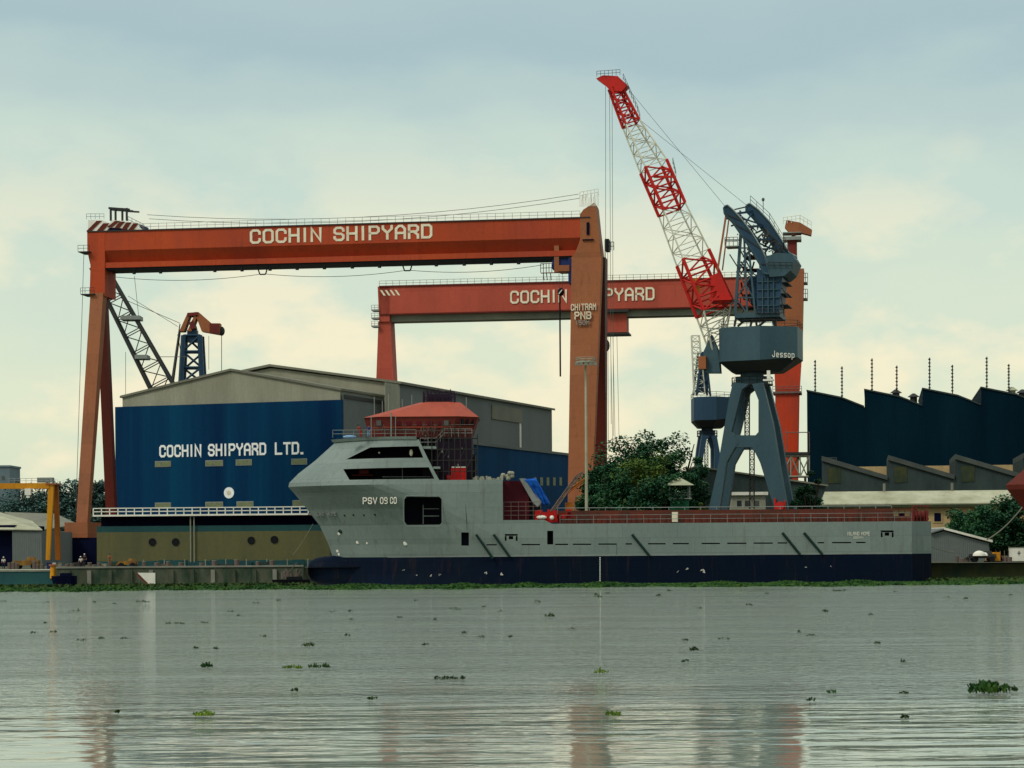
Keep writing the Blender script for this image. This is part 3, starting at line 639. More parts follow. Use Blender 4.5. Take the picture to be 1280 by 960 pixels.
# right rigid leg
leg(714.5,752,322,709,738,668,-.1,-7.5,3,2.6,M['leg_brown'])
leg(722,757,322,729,757,668,3.3,7,3,2.6,M['dark_red'])  # rear leg's shade put into its darker red
mb = MB(); mb.prism([fg.p(713,323,-.1),fg.p(719,316,-.1),fg.p(725,300,-.1),fg.p(725,268,-.1),fg.p(729,262,-.1),fg.p(743,253,-.1),fg.p(744,256,-.1),fg.p(747,285,-.1),fg.p(749.5,305,-.1),fg.p(751.5,323,-.1)], 6.4); mb.build('leg_head', M['leg_brown'], g)
mb = MB(); a = fg.p(709,668,-8); mb.box(a.x-.5,a.x+4.8,-8.6,10,2.2,3.6); mb.build('sill_beam', M['leg_brown'], g)

for y in (-8,5): MB().box(a.x-.5,a.x+4.8,y,y+4,0,2.19).build('bogie', M['navy'], g)
text('CHITRAM', fg.p(715.5,389,-.1)+Vector((0,-1.6,0)), fg.p(746,388,-.1)+Vector((0,-1.6,0)), 1.0, M['cream_letter'], g, w=1.1, thick=.2)
text('PNB', fg.p(720.5,400,-.1)+Vector((0,-1.9,0)), fg.p(740,399.5,-.1)+Vector((0,-1.9,0)), 1.15, M['cream_letter'], g, w=1.2, thick=.2)
text('150M', fg.p(721,407.5,-.1)+Vector((0,-2.1,0)), fg.p(738,407.2,-.1)+Vector((0,-2.1,0)), .7, M['grey_metal'], g, w=1.0, thick=.2)
mb = MB(); rs = random.Random(11)
for i in range(16):
    x = fg.p(725,262).x+i*.22; mb.tube((x,-.2,zT+2),(x+rs.uniform(-.2,.2),.2,zT+3.6+rs.random()*.9),.05,4)
railing(mb, [(fg.p(725,262).x,-.2,zT+3.4),(fg.p(748,258).x,-.2,zT+3.9)],1.2,.6,.05)
mb.build('head_railing', M['white'], g)
mb = MB(); a = fg.p(756,302,0); mb.box(a.x,a.x+.7,0,2.5,a.z-1.6,a.z+.5); railing(mb,[(a.x+.6,0,a.z-1.6),(a.x+1.6,0,a.z-1.6)],1.5,.4,.06); mb.build('ladder_cage', M['black'], g)
mb = MB(); a, b = fg.p(756,300,1), fg.p(757,560,1); mb.tube(a,b,.05,4); mb.tube(a+Vector((.5,0,0)),b+Vector((.5,0,0)),.04,4); mb.build('hoist_cable', M['wire'], g)
mb = MB(); a = fg.p(735,285,-.15); mb.box(a.x-.25,a.x+.25,-.3,-.15,a.z-1.2,a.z+1.0); mb.box(a.x-1,a.x+1.0,-.4,-.15,a.z-2.2,a.z-2.0); mb.build('inspection_door', M['navy'], g)
# upper trolley with striped housings at the left end
tr = MB(); a, b = fg.p(130,292,.5), fg.p(176,290,.5); tr.box(a.x,b.x,.8,5.2,zT+.05,zT+1.25); tr = tr.build('upper_trolley', M['blue_machine'], g)
mb = MB(); h0 = fg.p(150,291,.5).z
mb.prism([fg.p(110,293,.2),fg.p(129,293,.2),fg.p(138,283,.2),fg.p(128,275,.2),fg.p(110,275,.2)], 4.5)
mb.prism([fg.p(134,284,.2),fg.p(140,275,.2),fg.p(172,279,.2),fg.p(178,290,.2),fg.p(170,289,.2),fg.p(150,285,.2)], 4.5)
mb.build('machine_hood', M['white'], tr)
mb = MB()
for x0,y0,x1,y1,w in ((111,289,124,276,.5),(121,293,133,279,.6),(137,284,147,276,.5),(146,285,153,277,.5),(155,287,161,278,.5),(163,288,170,279,.5)):
    A, Bp = fg.p(x0,y0,.15), fg.p(x1,y1,.15); dx = Vector((w,0,0)); mb.hexa([A-dx,A+dx,Bp+dx,Bp-dx],[v+Vector((0,-.06,0)) for v in (A-dx,A+dx,Bp+dx,Bp-dx)])
mb.build('hazard_stripe', M['dark_red'], tr)
mb = MB()
for px in (138.5,144.5,153,158.5): a = fg.p(px,276,1.5); mb.tube((a.x,1.5,a.z),(a.x,1.5,fg.p(px,260,1.5).z),.22,6)
for y in (1.5,3.5): mb.bar((fg.p(136,260,1.5).x,y,fg.p(140,260,1.5).z),(fg.p(162,262,1.5).x,y,fg.p(162,262,1.5).z),.5,.35)
mb.bar(fg.p(158,264,1.5),fg.p(174,265,1.5),.3); mb.build('crane_frame', M['dark_metal'], tr)
mb = MB(); railing(mb,[fg.p(108,274,.3),fg.p(130,274,.3)],1.0,.8,.04); railing(mb,[fg.p(160,278,.3),fg.p(180,288,.3)],1.1,.8,.05); mb.build('handrail', M['grey_metal'], tr)
# lower trolley, cab and hook
lt = MB(); a, b = fg.p(690,322,.6), fg.p(716,322,.6); lt.box(a.x,b.x,.6,5.4,zB-2.2,zB-.36); lt.box(b.x-.8,b.x+.3,.3,5.6,fg.p(713,354,.5).z,zB-.36); lt = lt.build('lower_trolley', M['blue_machine'], g)
mb = MB(); a, b = fg.p(676,330,.6), fg.p(712,340,.6); mb.box(a.x,b.x,.4,.7,b.z-.15,b.z); mb.box(fg.p(693,330,.6).x,fg.p(699,330,.6).x,.2,.8,b.z+.0,zB+1.9); mb.box(fg.p(698,330,.6).x,fg.p(712,330,.6).x,.1,4,b.z+.1,b.z+1.2); mb.build('trolley_cab', M['leg_brown'], lt)
mb = MB(); railing(mb,[(a.x,.3,b.z),(fg.p(690,330,.6).x,.3,b.z)],1.6,.5,.06); 
for px in (679,683,688): mb.tube((fg.p(px,340,.4).x,.4,b.z),(fg.p(px+1,340,.4).x,.4,b.z-1.4),.08,4)
mb.build('trolley_railing', M['dark_metal'], lt)
hk = MB(); a = fg.p(700,364,0); hk.ball((a.x,1.2,a.z),.62,.5,.75); hk.tube((a.x-.2,1.2,a.z),(a.x-.2,1.2,fg.p(700,470,0).z),.16,5); hk = hk.build('hook_block', M['black'], g)
mb = MB(); mb.bar((a.x-.3,.6,a.z-.4),(a.x+.3,.6,a.z+.3),.16); mb.build('hook_stripe', M['white'], hk)
mb = MB(); 
for dx in (-.3,.3): mb.tube((a.x+dx,1.2,a.z+.6),(a.x+dx,1.2,zB-.4),.04,4)
mb.build('hoist_rope', M['wire'], g)

# ================================================================= FAR GANTRY CRANE
fh = F(472, 520, -8.3, 2.5)
h = thing('gantry_crane', 'farther pinkish red gantry crane behind the blue jib crane and the orange leg', 'gantry crane', fh)
zT2, zB2 = fh.p(700,352).z, fh.p(700,397).z
xL, xR = fh.p(474,360).x, fh.p(1003,350).x
mb = MB(); mb.box(xL,xR,0,6.5,zB2+1.5,zT2); beam = mb.build('main_beam', M['crane_red'], h)
mb = MB(); mb.box(fh.p(487,360).x,xR,.9,5.6,zB2,zB2+1.49); mb.build('lower_flange', M['roof_grey'], beam)
mb = MB(); mb.box(xL,xR,-.25,-.003,zB2+1.5,zB2+1.8); mb.box(xL,xR,-.25,-.003,zT2-.3,zT2+.05); mb.build('edge_strip', M['dark_red'], beam)
text('COCHIN SHIPYARD', fh.p(639,378.5), fh.p(817,374.0), 2.55, M['cream_letter'], beam, w=1.1, thick=.2)
mb = MB(); railing(mb, [(xL,.1,zT2),(xR-8,.1,zT2)], 1.2, 1.6, .05); mb.build('handrail', M['sheet_cream'], beam)
mb = MB()
for k in range(4):
    x = fh.p(475+k*6,368).x; z = fh.p(480,368).z; mb.hexa([(x,-.05,z+1.0),(x+.5,-.05,z+1.0),(x+1.4,-.05,z-.3),(x+.9,-.05,z-.3)],[(x,-.01,z+1.0),(x+.5,-.01,z+1.0),(x+1.4,-.01,z-.3),(x+.9,-.01,z-.3)])
mb.build('hazard_stripe', M['cream_letter'], beam)
mb = MB(); 
def taper(fr, mb, x0a,x0b,y0,x1a,x1b,y1,d0,d1,t):
    a,b,c,e = fr.p(x0a,y0,d0), fr.p(x0b,y0,d0), fr.p(x1a,y1,d1), fr.p(x1b,y1,d1); T = Vector((0,t,0))
    a.z = b.z = (a.z+b.z)/2; c.z = e.z = (c.z+e.z)/2
    mb.hexa([c,e,e+T,c+T],[a,b,b+T,a+T])
taper(fh, mb, 472,487,358,474,487,402,0,0,6)
mb.build('leg_head', M['crane_red'], h)
mb = MB(); taper(fh, mb, 473,488,401.5,464,500,640,.5,.5,5); mb.build('leg', M['crane_red'], h)
mb = MB()
for py in (388,398,408):
    mb = MB(); a = fh.p(470,py,0); mb.box(a.x-1,a.x+.8,-.5,2.5,a.z-.15,a.z+.2); railing(mb,[(a.x-1,-.5,a.z),(a.x+.6,-.5,a.z)],1.2,.6,.05)
    mb.build('platform', M['grey_metal'], h)
mb = MB(); taper(fh, mb, 966,1005,336,966.5,1003,425,-.6,-.6,7.4); mb.build('leg_head', M['leg_brown'], h)
mb = MB(); taper(fh, mb, 966.5,1003,425.1,969,999,490,-.6,-.6,7); taper(fh, mb, 969,999,490,969,996,690,-.6,-.6,6); mb.build('leg', M['tower_red'], h)
mb = MB(); 
for py in (491,): a, b = fh.p(966,py,-.8), fh.p(1002,py,-.8); mb.box(a.x,b.x,-1.2,6.6,a.z-.2,a.z+.25); railing(mb,[(a.x,-1.2,a.z+.2),(b.x,-1.2,a.z+.2)],1.2,1,.06)
mb.build('platform', M['scaffold'], h)
for py in (352,372):
    mb = MB(); a = fh.p(1004,py,-.8); mb.box(a.x,a.x+1,0,3,a.z-.4,a.z); railing(mb,[(a.x,-.1,a.z),(a.x+1,-.1,a.z)],2,.5,.07)
    mb.build('platform', M['scaffold'], h)
mb = MB(); mb.box(fh.p(984,310).x,fh.p(996,310).x,1,4,zT2,fh.p(990,296).z); t_ = mb.build('mast_post', M['wheel_red'], h)
mb = MB(); a = fh.p(990,297,1); mb.box(a.x-2.1,a.x+2.1,.2,5,a.z-.6,a.z+.2); mb.box(a.x-2.1,a.x+2.1,.2,5,a.z+1.0,a.z+1.2); mb.build('mast_head', M['grey_metal'], t_)
mb = MB(); mb.prism([fh.p(981,284,1),fh.p(983,275,1),fh.p(1000,278,1),fh.p(1015,287,1),fh.p(1014,294,1),fh.p(1002,291,1),fh.p(990,294,1)], 2.5); mb.build('service_crane', M['leg_brown'], t_)
mb = MB(); railing(mb,[fh.p(979,280,.8),fh.p(1000,277,.8),fh.p(1014,285,.8)],1.5,.8,.06); mb.build('handrail', M['white'], t_)
mb = MB(); mb.box(fh.p(757,400).x,fh.p(783,400).x,.5,6,fh.p(770,415).z,zB2+.6); cb = mb.build('trolley_cab', M['crane_red'], h)
mb = MB(); mb.box(fh.p(755,400).x,fh.p(786,400).x,.2,6.3,fh.p(770,416).z-.3,fh.p(770,415.5).z); mb.build('cab_floor', M['dark_metal'], cb); mb = MB(); mb.box(fh.p(755,385).x,fh.p(786,385).x,-1.0,.3,zB2+.9,zB2+1.45); mb.build('trolley_step', M['dark_metal'], cb)
mb = MB()
for px in (763,766,771): mb.tube(fh.p(px,414,2), fh.p(px+3,556,2), .05, 4)
mb.build('hoist_rope', M['roof_grey'], h)
mb = MB(); a = fh.p(758,432,1); mb.ball(a,.8,.6,1.4); mb.build('hook_block', M['dark_metal'], h)

# ================================================================= JIB CRANES
def portal_crane(fr, m, label, name, P):
    """level luffing portal crane; P maps reference pixels (of the near crane) to local points"""
    c = thing('jib_crane', label, 'jib crane', fr, 'blue portal jib cranes')
    P0_ = P
    for d, nm in ((0,''), (8.5,'')):
        P = lambda px, py, dd, d=d: P0_(px, py, 0)+Vector((0, d+(dd-d), 0))
        lf = MB(); lf.prism([P(885,640,d),P(899,640,d),P(908,578,d),P(918,560,d),P(924,553,d),P(914,540,d),P(927,487,d),P(936,480,d),P(916,478,d),P(911,500,d),P(896,590,d)][::-1], 1.9); lf.build('leg', m, c)
        rt = MB(); rt.prism([P(985,640,d),P(955,640,d)+Vector((1.8,0,0)),P(950,578,d),P(941,560,d),P(936,553,d),P(948,540,d),P(948,500,d),P(940,480,d),P(953,478,d),P(966,530,d),P(976,590,d)], 1.9); rt.build('leg', m, c)
        cb = MB(); cb.prism([P(912,562,d+.05),P(919,559,d+.05),P(943,559,d+.05),P(950,564,d+.05),P(952,544,d+.05),P(912,544,d+.05)][::-1], 1.8); cb.build('cross_beam', m, c)
    P = P0_; sb = MB(); za = P(900,640,0).z
    for x0, x1 in ((P(886,640,0).x,P(899,640,0).x),(P(970,640,0).x,P(984,640,0).x)):
        sb = MB(); sb.box(x0, x1, -.6, 11, .9, za+.3)
        for y in (0,2,8.5,10.3): sb.tube((x0,y,.45),(x1,y,.45),.45,10)
        sb.build('bogie', m, c)
    top = MB(); a, b = P(914,480,0), P(955,480,0); cxm = (a.x+b.x)/2; r = (b.x-a.x)/2
    top.tube((cxm,5.2,a.z-.2),(cxm,5.2,P(0,466,0).z if False else a.z+1.4), r, 20); top.tube((cxm,5.2,a.z+1.4),(cxm,5.2,P(930,455,0).z), r*.72, 20); tw = top.build('slewing_ring', m, c)
    pr = MB(); railing(pr,[(cxm+r*math.cos(t)*1.25,5.2+r*math.sin(t)*1.25,a.z+.2) for t in [i*PI/8 for i in range(17)]],1.1,1.2,.05); pr.tube((cxm,5.2,a.z+.0),(cxm,5.2,a.z+.2), r*1.3, 20); pr.build('platform', M['dark_metal'], tw)
    ld = MB()
    lattice(ld, P(934,562,4), P(934,484,4), (.35,0,0),(0,.35,0),(.35,0,0),(0,.35,0), 14, .06, .04); lattice(ld, P(940,636,4), P(940,562,4), (.35,0,0),(0,.35,0),(.35,0,0),(0,.35,0), 12, .06, .04)
    ld.build('ladder', M['dark_metal'], c)
    # machinery house: plan outline (x, y), lower edge tapering inwards
    x0, xm, x1 = P(897,430,0).x, P(951,430,0).x, P(995,430,0).x
    zt_, zb_, zc = P(950,408,0).z, P(930,451,0).z, P(950,463,0).z
    plan = [(x0,1.5),(x0+.6,0.2),(xm,-1.2),(x1,2.0),(x1,9.5),(xm,12),(x0,9)]
    hs = MB(); hs.hexa([(x,y,zb_+(.5 if x>xm+1 else 0)) for x,y in plan],[(x,y,zt_) for x,y in plan]); hs = hs.build('machinery_house', m, c)
    k = MB(); pl2 = [(cxm+(x-cxm)*.62, 5.2+(y-5.2)*.6) for x,y in plan]; k.hexa([(x,y,zc) for x,y in pl2],[(x,y,zb_-.004+(.5 if x>xm+1 else 0)) for x,y in plan]); k.build('house_underside', M['dark_metal'], hs)
    rl = MB(); railing(rl,[(x,y,zt_) for x,y in plan+plan[:1]],1.0,2.0,.04); rl.build('handrail', M['dark_metal'], hs)
    return c, hs
fj = F(940, 345, -14, 2.5)
PJ = lambda px, py, d=0: fj.p(px, py, d)
crane, house = portal_crane(fj, M['port_blue'], 'near slate blue portal jib crane standing behind the ship, house lettered in white', 'jib_crane', PJ)
a, b = PJ(966,446,0), PJ(992,446,0)
a.y = -1.2+3.2*(a.x-PJ(951,430).x)/(PJ(1003,430).x-PJ(951,430).x)-.03; b.y = -1.2+3.2*(b.x-PJ(951,430).x)/(PJ(1003,430).x-PJ(951,430).x)-.03
text('Jessop', a, b, .86, M['white'], house, w=1.0, thick=.08)
# struts carrying the A-frame
mb = MB()
for x0,x1 in ((918,921),(922,940),(938,942),(946,944),(948,967),(968,965),(970,968)):
    for d in (2,7): mb.bar(PJ(x0,408,d),PJ(x1,393,d),.32)
mb.build('strut', m_dark := M['dark_metal'], crane)
mb = MB(); mb.box(PJ(917,395).x,PJ(974,395).x,1,8.5,PJ(940,396).z,PJ(940,390).z); mb.build('frame_platform', M['port_blue'], crane)
mb = MB()
for d in (1.2,7.5):
    mb.bar(PJ(919,392,d),PJ(926,292,d),.45); mb.bar(PJ(934,392,d),PJ(930,292,d),.3)
    mb.bar(PJ(944,392,d),PJ(935,300,d),.3); mb.bar(PJ(920,372,d),PJ(934,392,d),.2); mb.bar(PJ(922,340,d),PJ(942,372,d),.2); mb.bar(PJ(942,340,d),PJ(921,372,d),.2); mb.bar(PJ(924,310,d),PJ(940,340,d),.2); mb.bar(PJ(938,310,d),PJ(923,340,d),.2)
    for y in (372,340,310): mb.bar(PJ(920,y,d),PJ(942,y,d),.2)
for y in (372,340,310,293): mb.bar(PJ(922,y,1.2),PJ(922,y,7.5),.2); mb.bar(PJ(940,y,1.2),PJ(940,y,7.5),.2)
mb.build('mast_frame', M['port_blue'], crane)
mb = MB(); rs = random.Random(21)
for i in range(46):
    p0 = PJ(rs.uniform(924,946), rs.uniform(300,388), rs.uniform(2,7)); q0 = p0+Vector((rs.uniform(-1.2,1.2), rs.uniform(-1,1), rs.uniform(-1.6,1.6))); mb.bar(p0,q0,rs.uniform(.08,.25))
for y in (318,334,350,366,382): mb.box(PJ(926,y).x,PJ(946,y).x,2,6.5,PJ(940,y).z-.05,PJ(940,y).z+.05)
mb.build('stairway', M['dark_red'], crane)
mb = MB(); mb.prism([PJ(946,336,.8),PJ(962,338,.8),PJ(978,345,.8),PJ(974,392,.8),PJ(946,392,.8)][::-1], 6.4); mb.prism([PJ(935,345,2),PJ(946,345,2),PJ(946,380,2),PJ(938,380,2)][::-1], 4); mb.build('winch_house', M['port_blue2'], crane)
mb = MB()
for y in (352,362,372,382): mb.box(PJ(946,y).x,PJ(973,y).x,.55,.8,PJ(940,y).z-.06,PJ(940,y).z+.06)
for x in (952,959,966): mb.box(PJ(x,380).x,PJ(x,380).x+.15,.5,.8,PJ(960,391).z,PJ(960,345).z)
mb.build('stiffener', M['port_blue'], crane)
arm1 = [(905,259),(909,257),(916,263),(928,276),(940,292),(952,312),(960,330),(975,336),(972,344),(955,342),(950,330),(939,312),(928,295),(917,279),(906,267)]
arm2 = [(933,257),(937,255),(948,263),(962,278),(974,296),(986,316),(996,322),(990,328),(975,325),(966,307),(954,288),(942,273),(933,264)]
for pts, d in ((arm1,.2),(arm2,7.2)):
    MB().prism([PJ(x,y,d) for x,y in pts][::-1], 1.0).build('counterweight_arm', M['port_blue2'], crane)  # darker blue web stands for shade recessed between the flanges
    MB().line([PJ(x,y,d-.02) for x,y in pts+pts[:1]], .2, 4).build('arm_flange', M['port_blue'], crane)
    MB().line([PJ(x,y-1,d-.1) for x,y in pts[1:7]], .12, 4).build('arm_flange', M['grey_metal'], crane)
mb = MB()
for (xa_,ya_),(xb_,yb_) in (((914,268),(942,264)),((928,284),(955,282)),((940,300),(968,299)),((952,322),(980,318))):
    mb.bar(PJ(xa_,ya_,.8),PJ(xb_,yb_,7.8),.35)
for (xa_,ya_),(xb_,yb_) in (((914,268),(955,282)),((928,284),(942,264)),((940,300),(980,318)),((952,322),(968,299))): mb.bar(PJ(xa_,ya_,.8),PJ(xb_,yb_,7.8),.2)
mb.build('arm_bracing', M['port_blue2'], crane)
mb = MB(); rs = random.Random(31)
for i in range(60):
    f = rs.random(); x_, y_ = 920+f*62+rs.uniform(-6,6), 268+f*52+rs.uniform(-4,8); p0 = PJ(x_, y_, rs.uniform(1.5,7)); mb.bar(p0, p0+Vector((rs.uniform(-1.2,1.2),rs.uniform(-1,1),rs.uniform(-1.2,1.2))), rs.uniform(.08,.28))
mb.build('rope_sheaves', M['dark_metal'], crane)
for pts, d in ((arm1,.2),(arm2,7.2)):
    mb = MB()
    for (t_, b_) in ((2,15),(3,14),(4,13),(5,12),(6,10)): 
        if t_ < len(pts) and b_ < len(pts): MB().bar(PJ(*pts[t_],d-.08), PJ(*pts[b_],d-.08), .16).build('stiffener', M['dark_metal'], crane)
mb = MB()
for x0,y0,x1,y1 in ((972,345,980,392),(978,345,962,392),(966,345,986,372),(947,300,950,336),(956,312,962,338),(918,262,935,258),(925,268,946,290),(906,300,925,300),(912,318,926,340)):
    for d in (1,7.5): mb.bar(PJ(x0,y0,d),PJ(x1,y1,d),.18)
for y in (352,366,380): mb.box(PJ(972,y).x,PJ(984,y).x,1,7,PJ(975,y).z-.06,PJ(975,y).z+.06)
railing(mb,[PJ(945,396,.6),PJ(980,396,.6)],1.2,.8,.06); railing(mb,[PJ(960,336,-.3),PJ(990,336,-.3)],1.0,.8,.05); mb.build('brace', M['dark_metal'], crane)
mb = MB(); mb.prism([PJ(955,322,0),PJ(970,316,0),PJ(990,317,0),PJ(994,324,0),PJ(988,338,0),PJ(980,345,0),PJ(962,346,0)], 8.6); mb.build('counterweight', M['port_blue'], crane)
mb = MB(); mb.bar(PJ(908,266,.5),PJ(897,338,.5),.28); mb.bar(PJ(912,266,7.5),PJ(903,338,7.5),.2); mb.build('luffing_rod', M['leg_brown'], crane)
mb = MB(); a = PJ(916,308,1); mb.box(a.x-1.1,a.x+.9,0,3,a.z-.15,a.z); railing(mb,[(a.x-1.1,0,a.z),(a.x+.9,0,a.z)],1.3,.5,.06); mb.build('platform', M['grey_metal'], crane)
mb = MB(); railing(mb,[PJ(938,254,7.5),PJ(962,276,7.5),PJ(985,314,7.5)],1.2,1.2,.04); a = PJ(954,262,7.5); mb.tube(a,a+Vector((0,0,1.5)),.06); mb.ball(a+Vector((0,0,1.6)),.25,.25,.3); mb.build('handrail', M['wire'], crane)
# the jib: centre line and half widths by pixel
jc = [(768,108,.95),(789,155,1.35),(817,208,2.15),(840,262,2.15),(866,322,2.6),(893,386,2.85),(896,440,1.0)]
perp = Vector((.90,0,.42)); 
def jsec(i, j, n, mat, rc, name='jib_section', sub=None):
    (xa_,ya_,wa),(xb_,yb_,wb) = jc[i], jc[j]
    s = Vector((perp.x*.78,.55,perp.z*.78)); t = Vector((perp.x*.42,-.84,perp.z*.42))
    mb = MB(); lattice(mb, PJ(xa_,ya_,3.5), PJ(xb_,yb_,3.5), s*wa, t*wa*.8, s*wb, t*wb*.8, n, rc, rc*.5); return mb.build(name, mat, crane)
jsec(0,1,5,M['jib_red'],.23); jsec(1,2,5,M['jib_white'],.14); jsec(2,3,4,M['jib_red'],.27); jsec(3,4,4,M['jib_white'],.14); jsec(4,5,4,M['jib_red'],.30); jsec(5,6,4,M['jib_white'],.17)
mb = MB(); mb.prism([PJ(745,98,2.5),PJ(754,94,2.5),PJ(772,95,2.5),PJ(784,106,2.5),PJ(777,114,2.5),PJ(763,114,2.5),PJ(756,106,2.5)], 2.2)
mb.build('jib_head', M['jib_red'], crane)
mb = MB(); railing(mb,[PJ(746,96,2.2),PJ(775,94,2.2)],.9,.6,.04); railing(mb,[PJ(779,100,2.2),PJ(797,140,2.2),PJ(800,150,2.2)],1.0,.8,.035); railing(mb,[PJ(841,205,2.2),PJ(845,222,2.2)],1.0,.6,.035); mb.build('handrail', M['wire'], crane)
mb = MB(); a, b = PJ(817,221,2.0), PJ(843,221,2.0); mb.bar(a,b,.35); mb.build('jib_platform', M['jib_red'], crane); mb = MB(); a, b = PJ(887,376,1.6), PJ(915,376,1.6); mb.box(a.x,b.x,1.2,4.5,a.z,a.z+.4); mb.prism([PJ(888,345,2),PJ(899,340,2),PJ(914,372,2),PJ(914,378,2),PJ(888,378,2)], 3); mb.build('jib_platform', M['jib_red'], crane)
mb = MB(); mb.box(PJ(865,350,1.2).x,PJ(871,350,1.2).x,1.0,1.3,PJ(868,356).z,PJ(868,347).z); mb.box(PJ(868,356,1.2).x,PJ(875,356,1.2).x,1.0,1.3,PJ(868,364).z,PJ(868,357).z); mb.build('load_plate', M['yellow'], crane)
mb = MB()
for xa_, xb_, y in ((757,757,490),(762,764,530),(765,767,545)): mb.tube(PJ(xa_,108,3), PJ(xb_,y,3), .035, 4)
mb.build('hoist_rope', M['wire'], crane)
mb = MB(); mb.tube(PJ(786,112,1.5),PJ(908,260,1),.03,4); mb.tube(PJ(800,150,6),PJ(935,258,7.5),.03,4); mb.build('luffing_rope', M['wire'], crane)
mb = MB(); a = PJ(888,470,3); mb.prism([PJ(879,440,2),PJ(889,418,2),PJ(898,440,2),PJ(900,466,2),PJ(880,466,2)][::-1], 2.0); mb.build('jib_foot_bracket', M['port_blue'], crane)
mb = MB(); a = PJ(874,446,2); mb.box(a.x,a.x+1.2,1,2.6,a.z-2.0,a.z); mb.build('driver_cab', M['leg_brown'], crane)
mb = MB(); a = PJ(957,476,-1); mb.box(a.x-.4,a.x+1.2,-1,0,a.z,a.z+.25); mb.box(a.x+.2,a.x+.7,-1,-.6,a.z+.3,a.z+1.6); mb.build('floodlight', M['white'], crane)

mb = MB(); a = PJ(975,630,-.5); mb.tube((a.x,-1,a.z-.3),(a.x,.2,a.z-.3),.7,14); mb.box(a.x-.55,a.x+.5,-.6,-.2,a.z-3,a.z-.6); mb.box(a.x-.9,a.x-.65,-.7,-.1,a.z-3,a.z+.9); mb.box(a.x+.6,a.x+.85,-.7,-.1,a.z-3,a.z+.5); mb.build('cable_reel', M['jib_red'], crane)
# second crane further back: same kind seen between the first one's legs
fk = F(940, 462, 0, 2.5)
def PK(px, py, d=0):      # shrinks the shape of the near crane about its foot and shifts it left
    p = fj.p(px, py, d); return Vector((p.x*.66-8.4, p.y*.7, p.z*.92))
c2, h2_ = portal_crane(fk, M['port_blue2'], 'second blue jib crane standing half hidden to the left behind the nearer one', 'jib_crane', PK)
mb = MB()
for d in (1.5,6):
    mb.bar(PK(905,408,d),PK(918,330,d),.4); mb.bar(PK(940,408,d),PK(928,330,d),.4); mb.bar(PK(905,408,d),PK(935,370,d),.2); mb.bar(PK(940,408,d),PK(915,370,d),.2); mb.bar(PK(911,370,d),PK(935,340,d),.2); mb.bar(PK(935,370,d),PK(914,340,d),.2)
for y in (390,370,350,335): mb.box(PK(910,y).x,PK(936,y).x,1.5,6,PK(920,y).z-.1,PK(920,y).z+.1)
mb.build('mast_frame', M['port_blue2'], c2)
mb = MB(); mb.prism([PK(907,400,2),PK(913,368,2),PK(926,350,2),PK(934,372,2),PK(936,400,2)][::-1], 4); mb.build('winch_house', M['port_blue2'], c2)
mb = MB(); lattice(mb, PK(915,405,3), PK(905,300,3), (1.1,0,0),(0,1.1,0),(.8,0,0),(0,.8,0), 10, .14, .07); mb.build('jib_section', M['jib_white'], c2)

# distant derrick boom and small blue crane (left, behind the hangar)
fd = F(215, 560, 0, 2.5)
dk = thing('derrick_crane', 'dark lattice derrick boom leaning up left behind the blue hangar', 'derrick crane', fd)
mb = MB(); b0, b1 = fd.p(222,520,0), fd.p(122,332,0); u_ = Vector((1.0,0,.52)).normalized()
lattice(mb, b0, b1, u_*3.1, Vector((0,2.2,0)), u_*1.7, Vector((0,1.5,0)), 9, .42, .13)
mb.build('boom', M['dark_metal'], dk)
for px, py, w in ((166,446,14),(148,397,22)):
    a = fd.p(px,py,-2.4); MB().box(a.x+.5,a.x+w*.203*1.1+.5,-2.6,2.6,a.z-.5,a.z+.5).build('boom_platform', M['grey_metal'], dk)
mb = MB(); mb.bar(fd.p(208,640,0)-Vector((0,0,0)), fd.p(222,518,0), 3.5); mb.build('base_tower', M['dark_metal'], dk)
mb = MB(); mb.tube(fd.p(168,345,0),fd.p(176,420,0),.06,4); mb.tube(fd.p(150,372,0),fd.p(225,404,0),.07,4); mb.tube(fd.p(157,440,0),fd.p(157,520,0),.06,4); mb.tube(fd.p(160,370,0),fd.p(222,408,0),.06,4)
mb.tube(fd.p(225,405,0),fd.p(213,485,0),.15,4); mb.tube(fd.p(200,446,0),fd.p(235,446,0),.08,4); mb.build('boom_rope', M['wire'], dk)
ft = F(241, 600, 0, 2.5)
tw = thing('tower_crane', 'small distant blue trestle crane with red and white head above the gable', 'tower crane', ft)
mb = MB(); lattice(mb, ft.p(241,700,0), ft.p(241,420,0), (5.4,0,0),(0,4,0),(2.2,0,0),(0,2,0), 14, .75, .3)
mb.box(ft.p(235,430).x,ft.p(247,430).x,-1.6,1.6,ft.p(240,428).z,ft.p(240,413).z); mb.build('trestle', M['port_blue2'], tw)
mb = MB(); mb.prism([ft.p(224,414,-2),ft.p(234,392,-2),ft.p(238,392,-2),ft.p(230,414,-2)][::-1],4); mb.prism([ft.p(234,414,-2),ft.p(244,391,-2),ft.p(248,391,-2),ft.p(239,414,-2)][::-1],4); mb.prism([ft.p(243,390,-2),ft.p(248,390,-2),ft.p(264,404,-2),ft.p(275,404,-2),ft.p(274,418,-2),ft.p(252,414,-2)][::-1],3.5); mb.build('crane_head', M['leg_brown'], tw)
mb = MB(); mb.prism([ft.p(262,404,-2.2),ft.p(274,405,-2.2),ft.p(274,417,-2.2),ft.p(262,415,-2.2)][::-1],4); mb.prism([ft.p(234,391,-2.3),ft.p(247,390,-2.3),ft.p(247,394,-2.3),ft.p(234,395,-2.3)][::-1],4.6); mb.prism([ft.p(236,404,-2.3),ft.p(241,400,-2.3),ft.p(244,410,-2.3),ft.p(239,412,-2.3)][::-1],4.6);mb.build('head_plate', M['wheel_red'], tw)
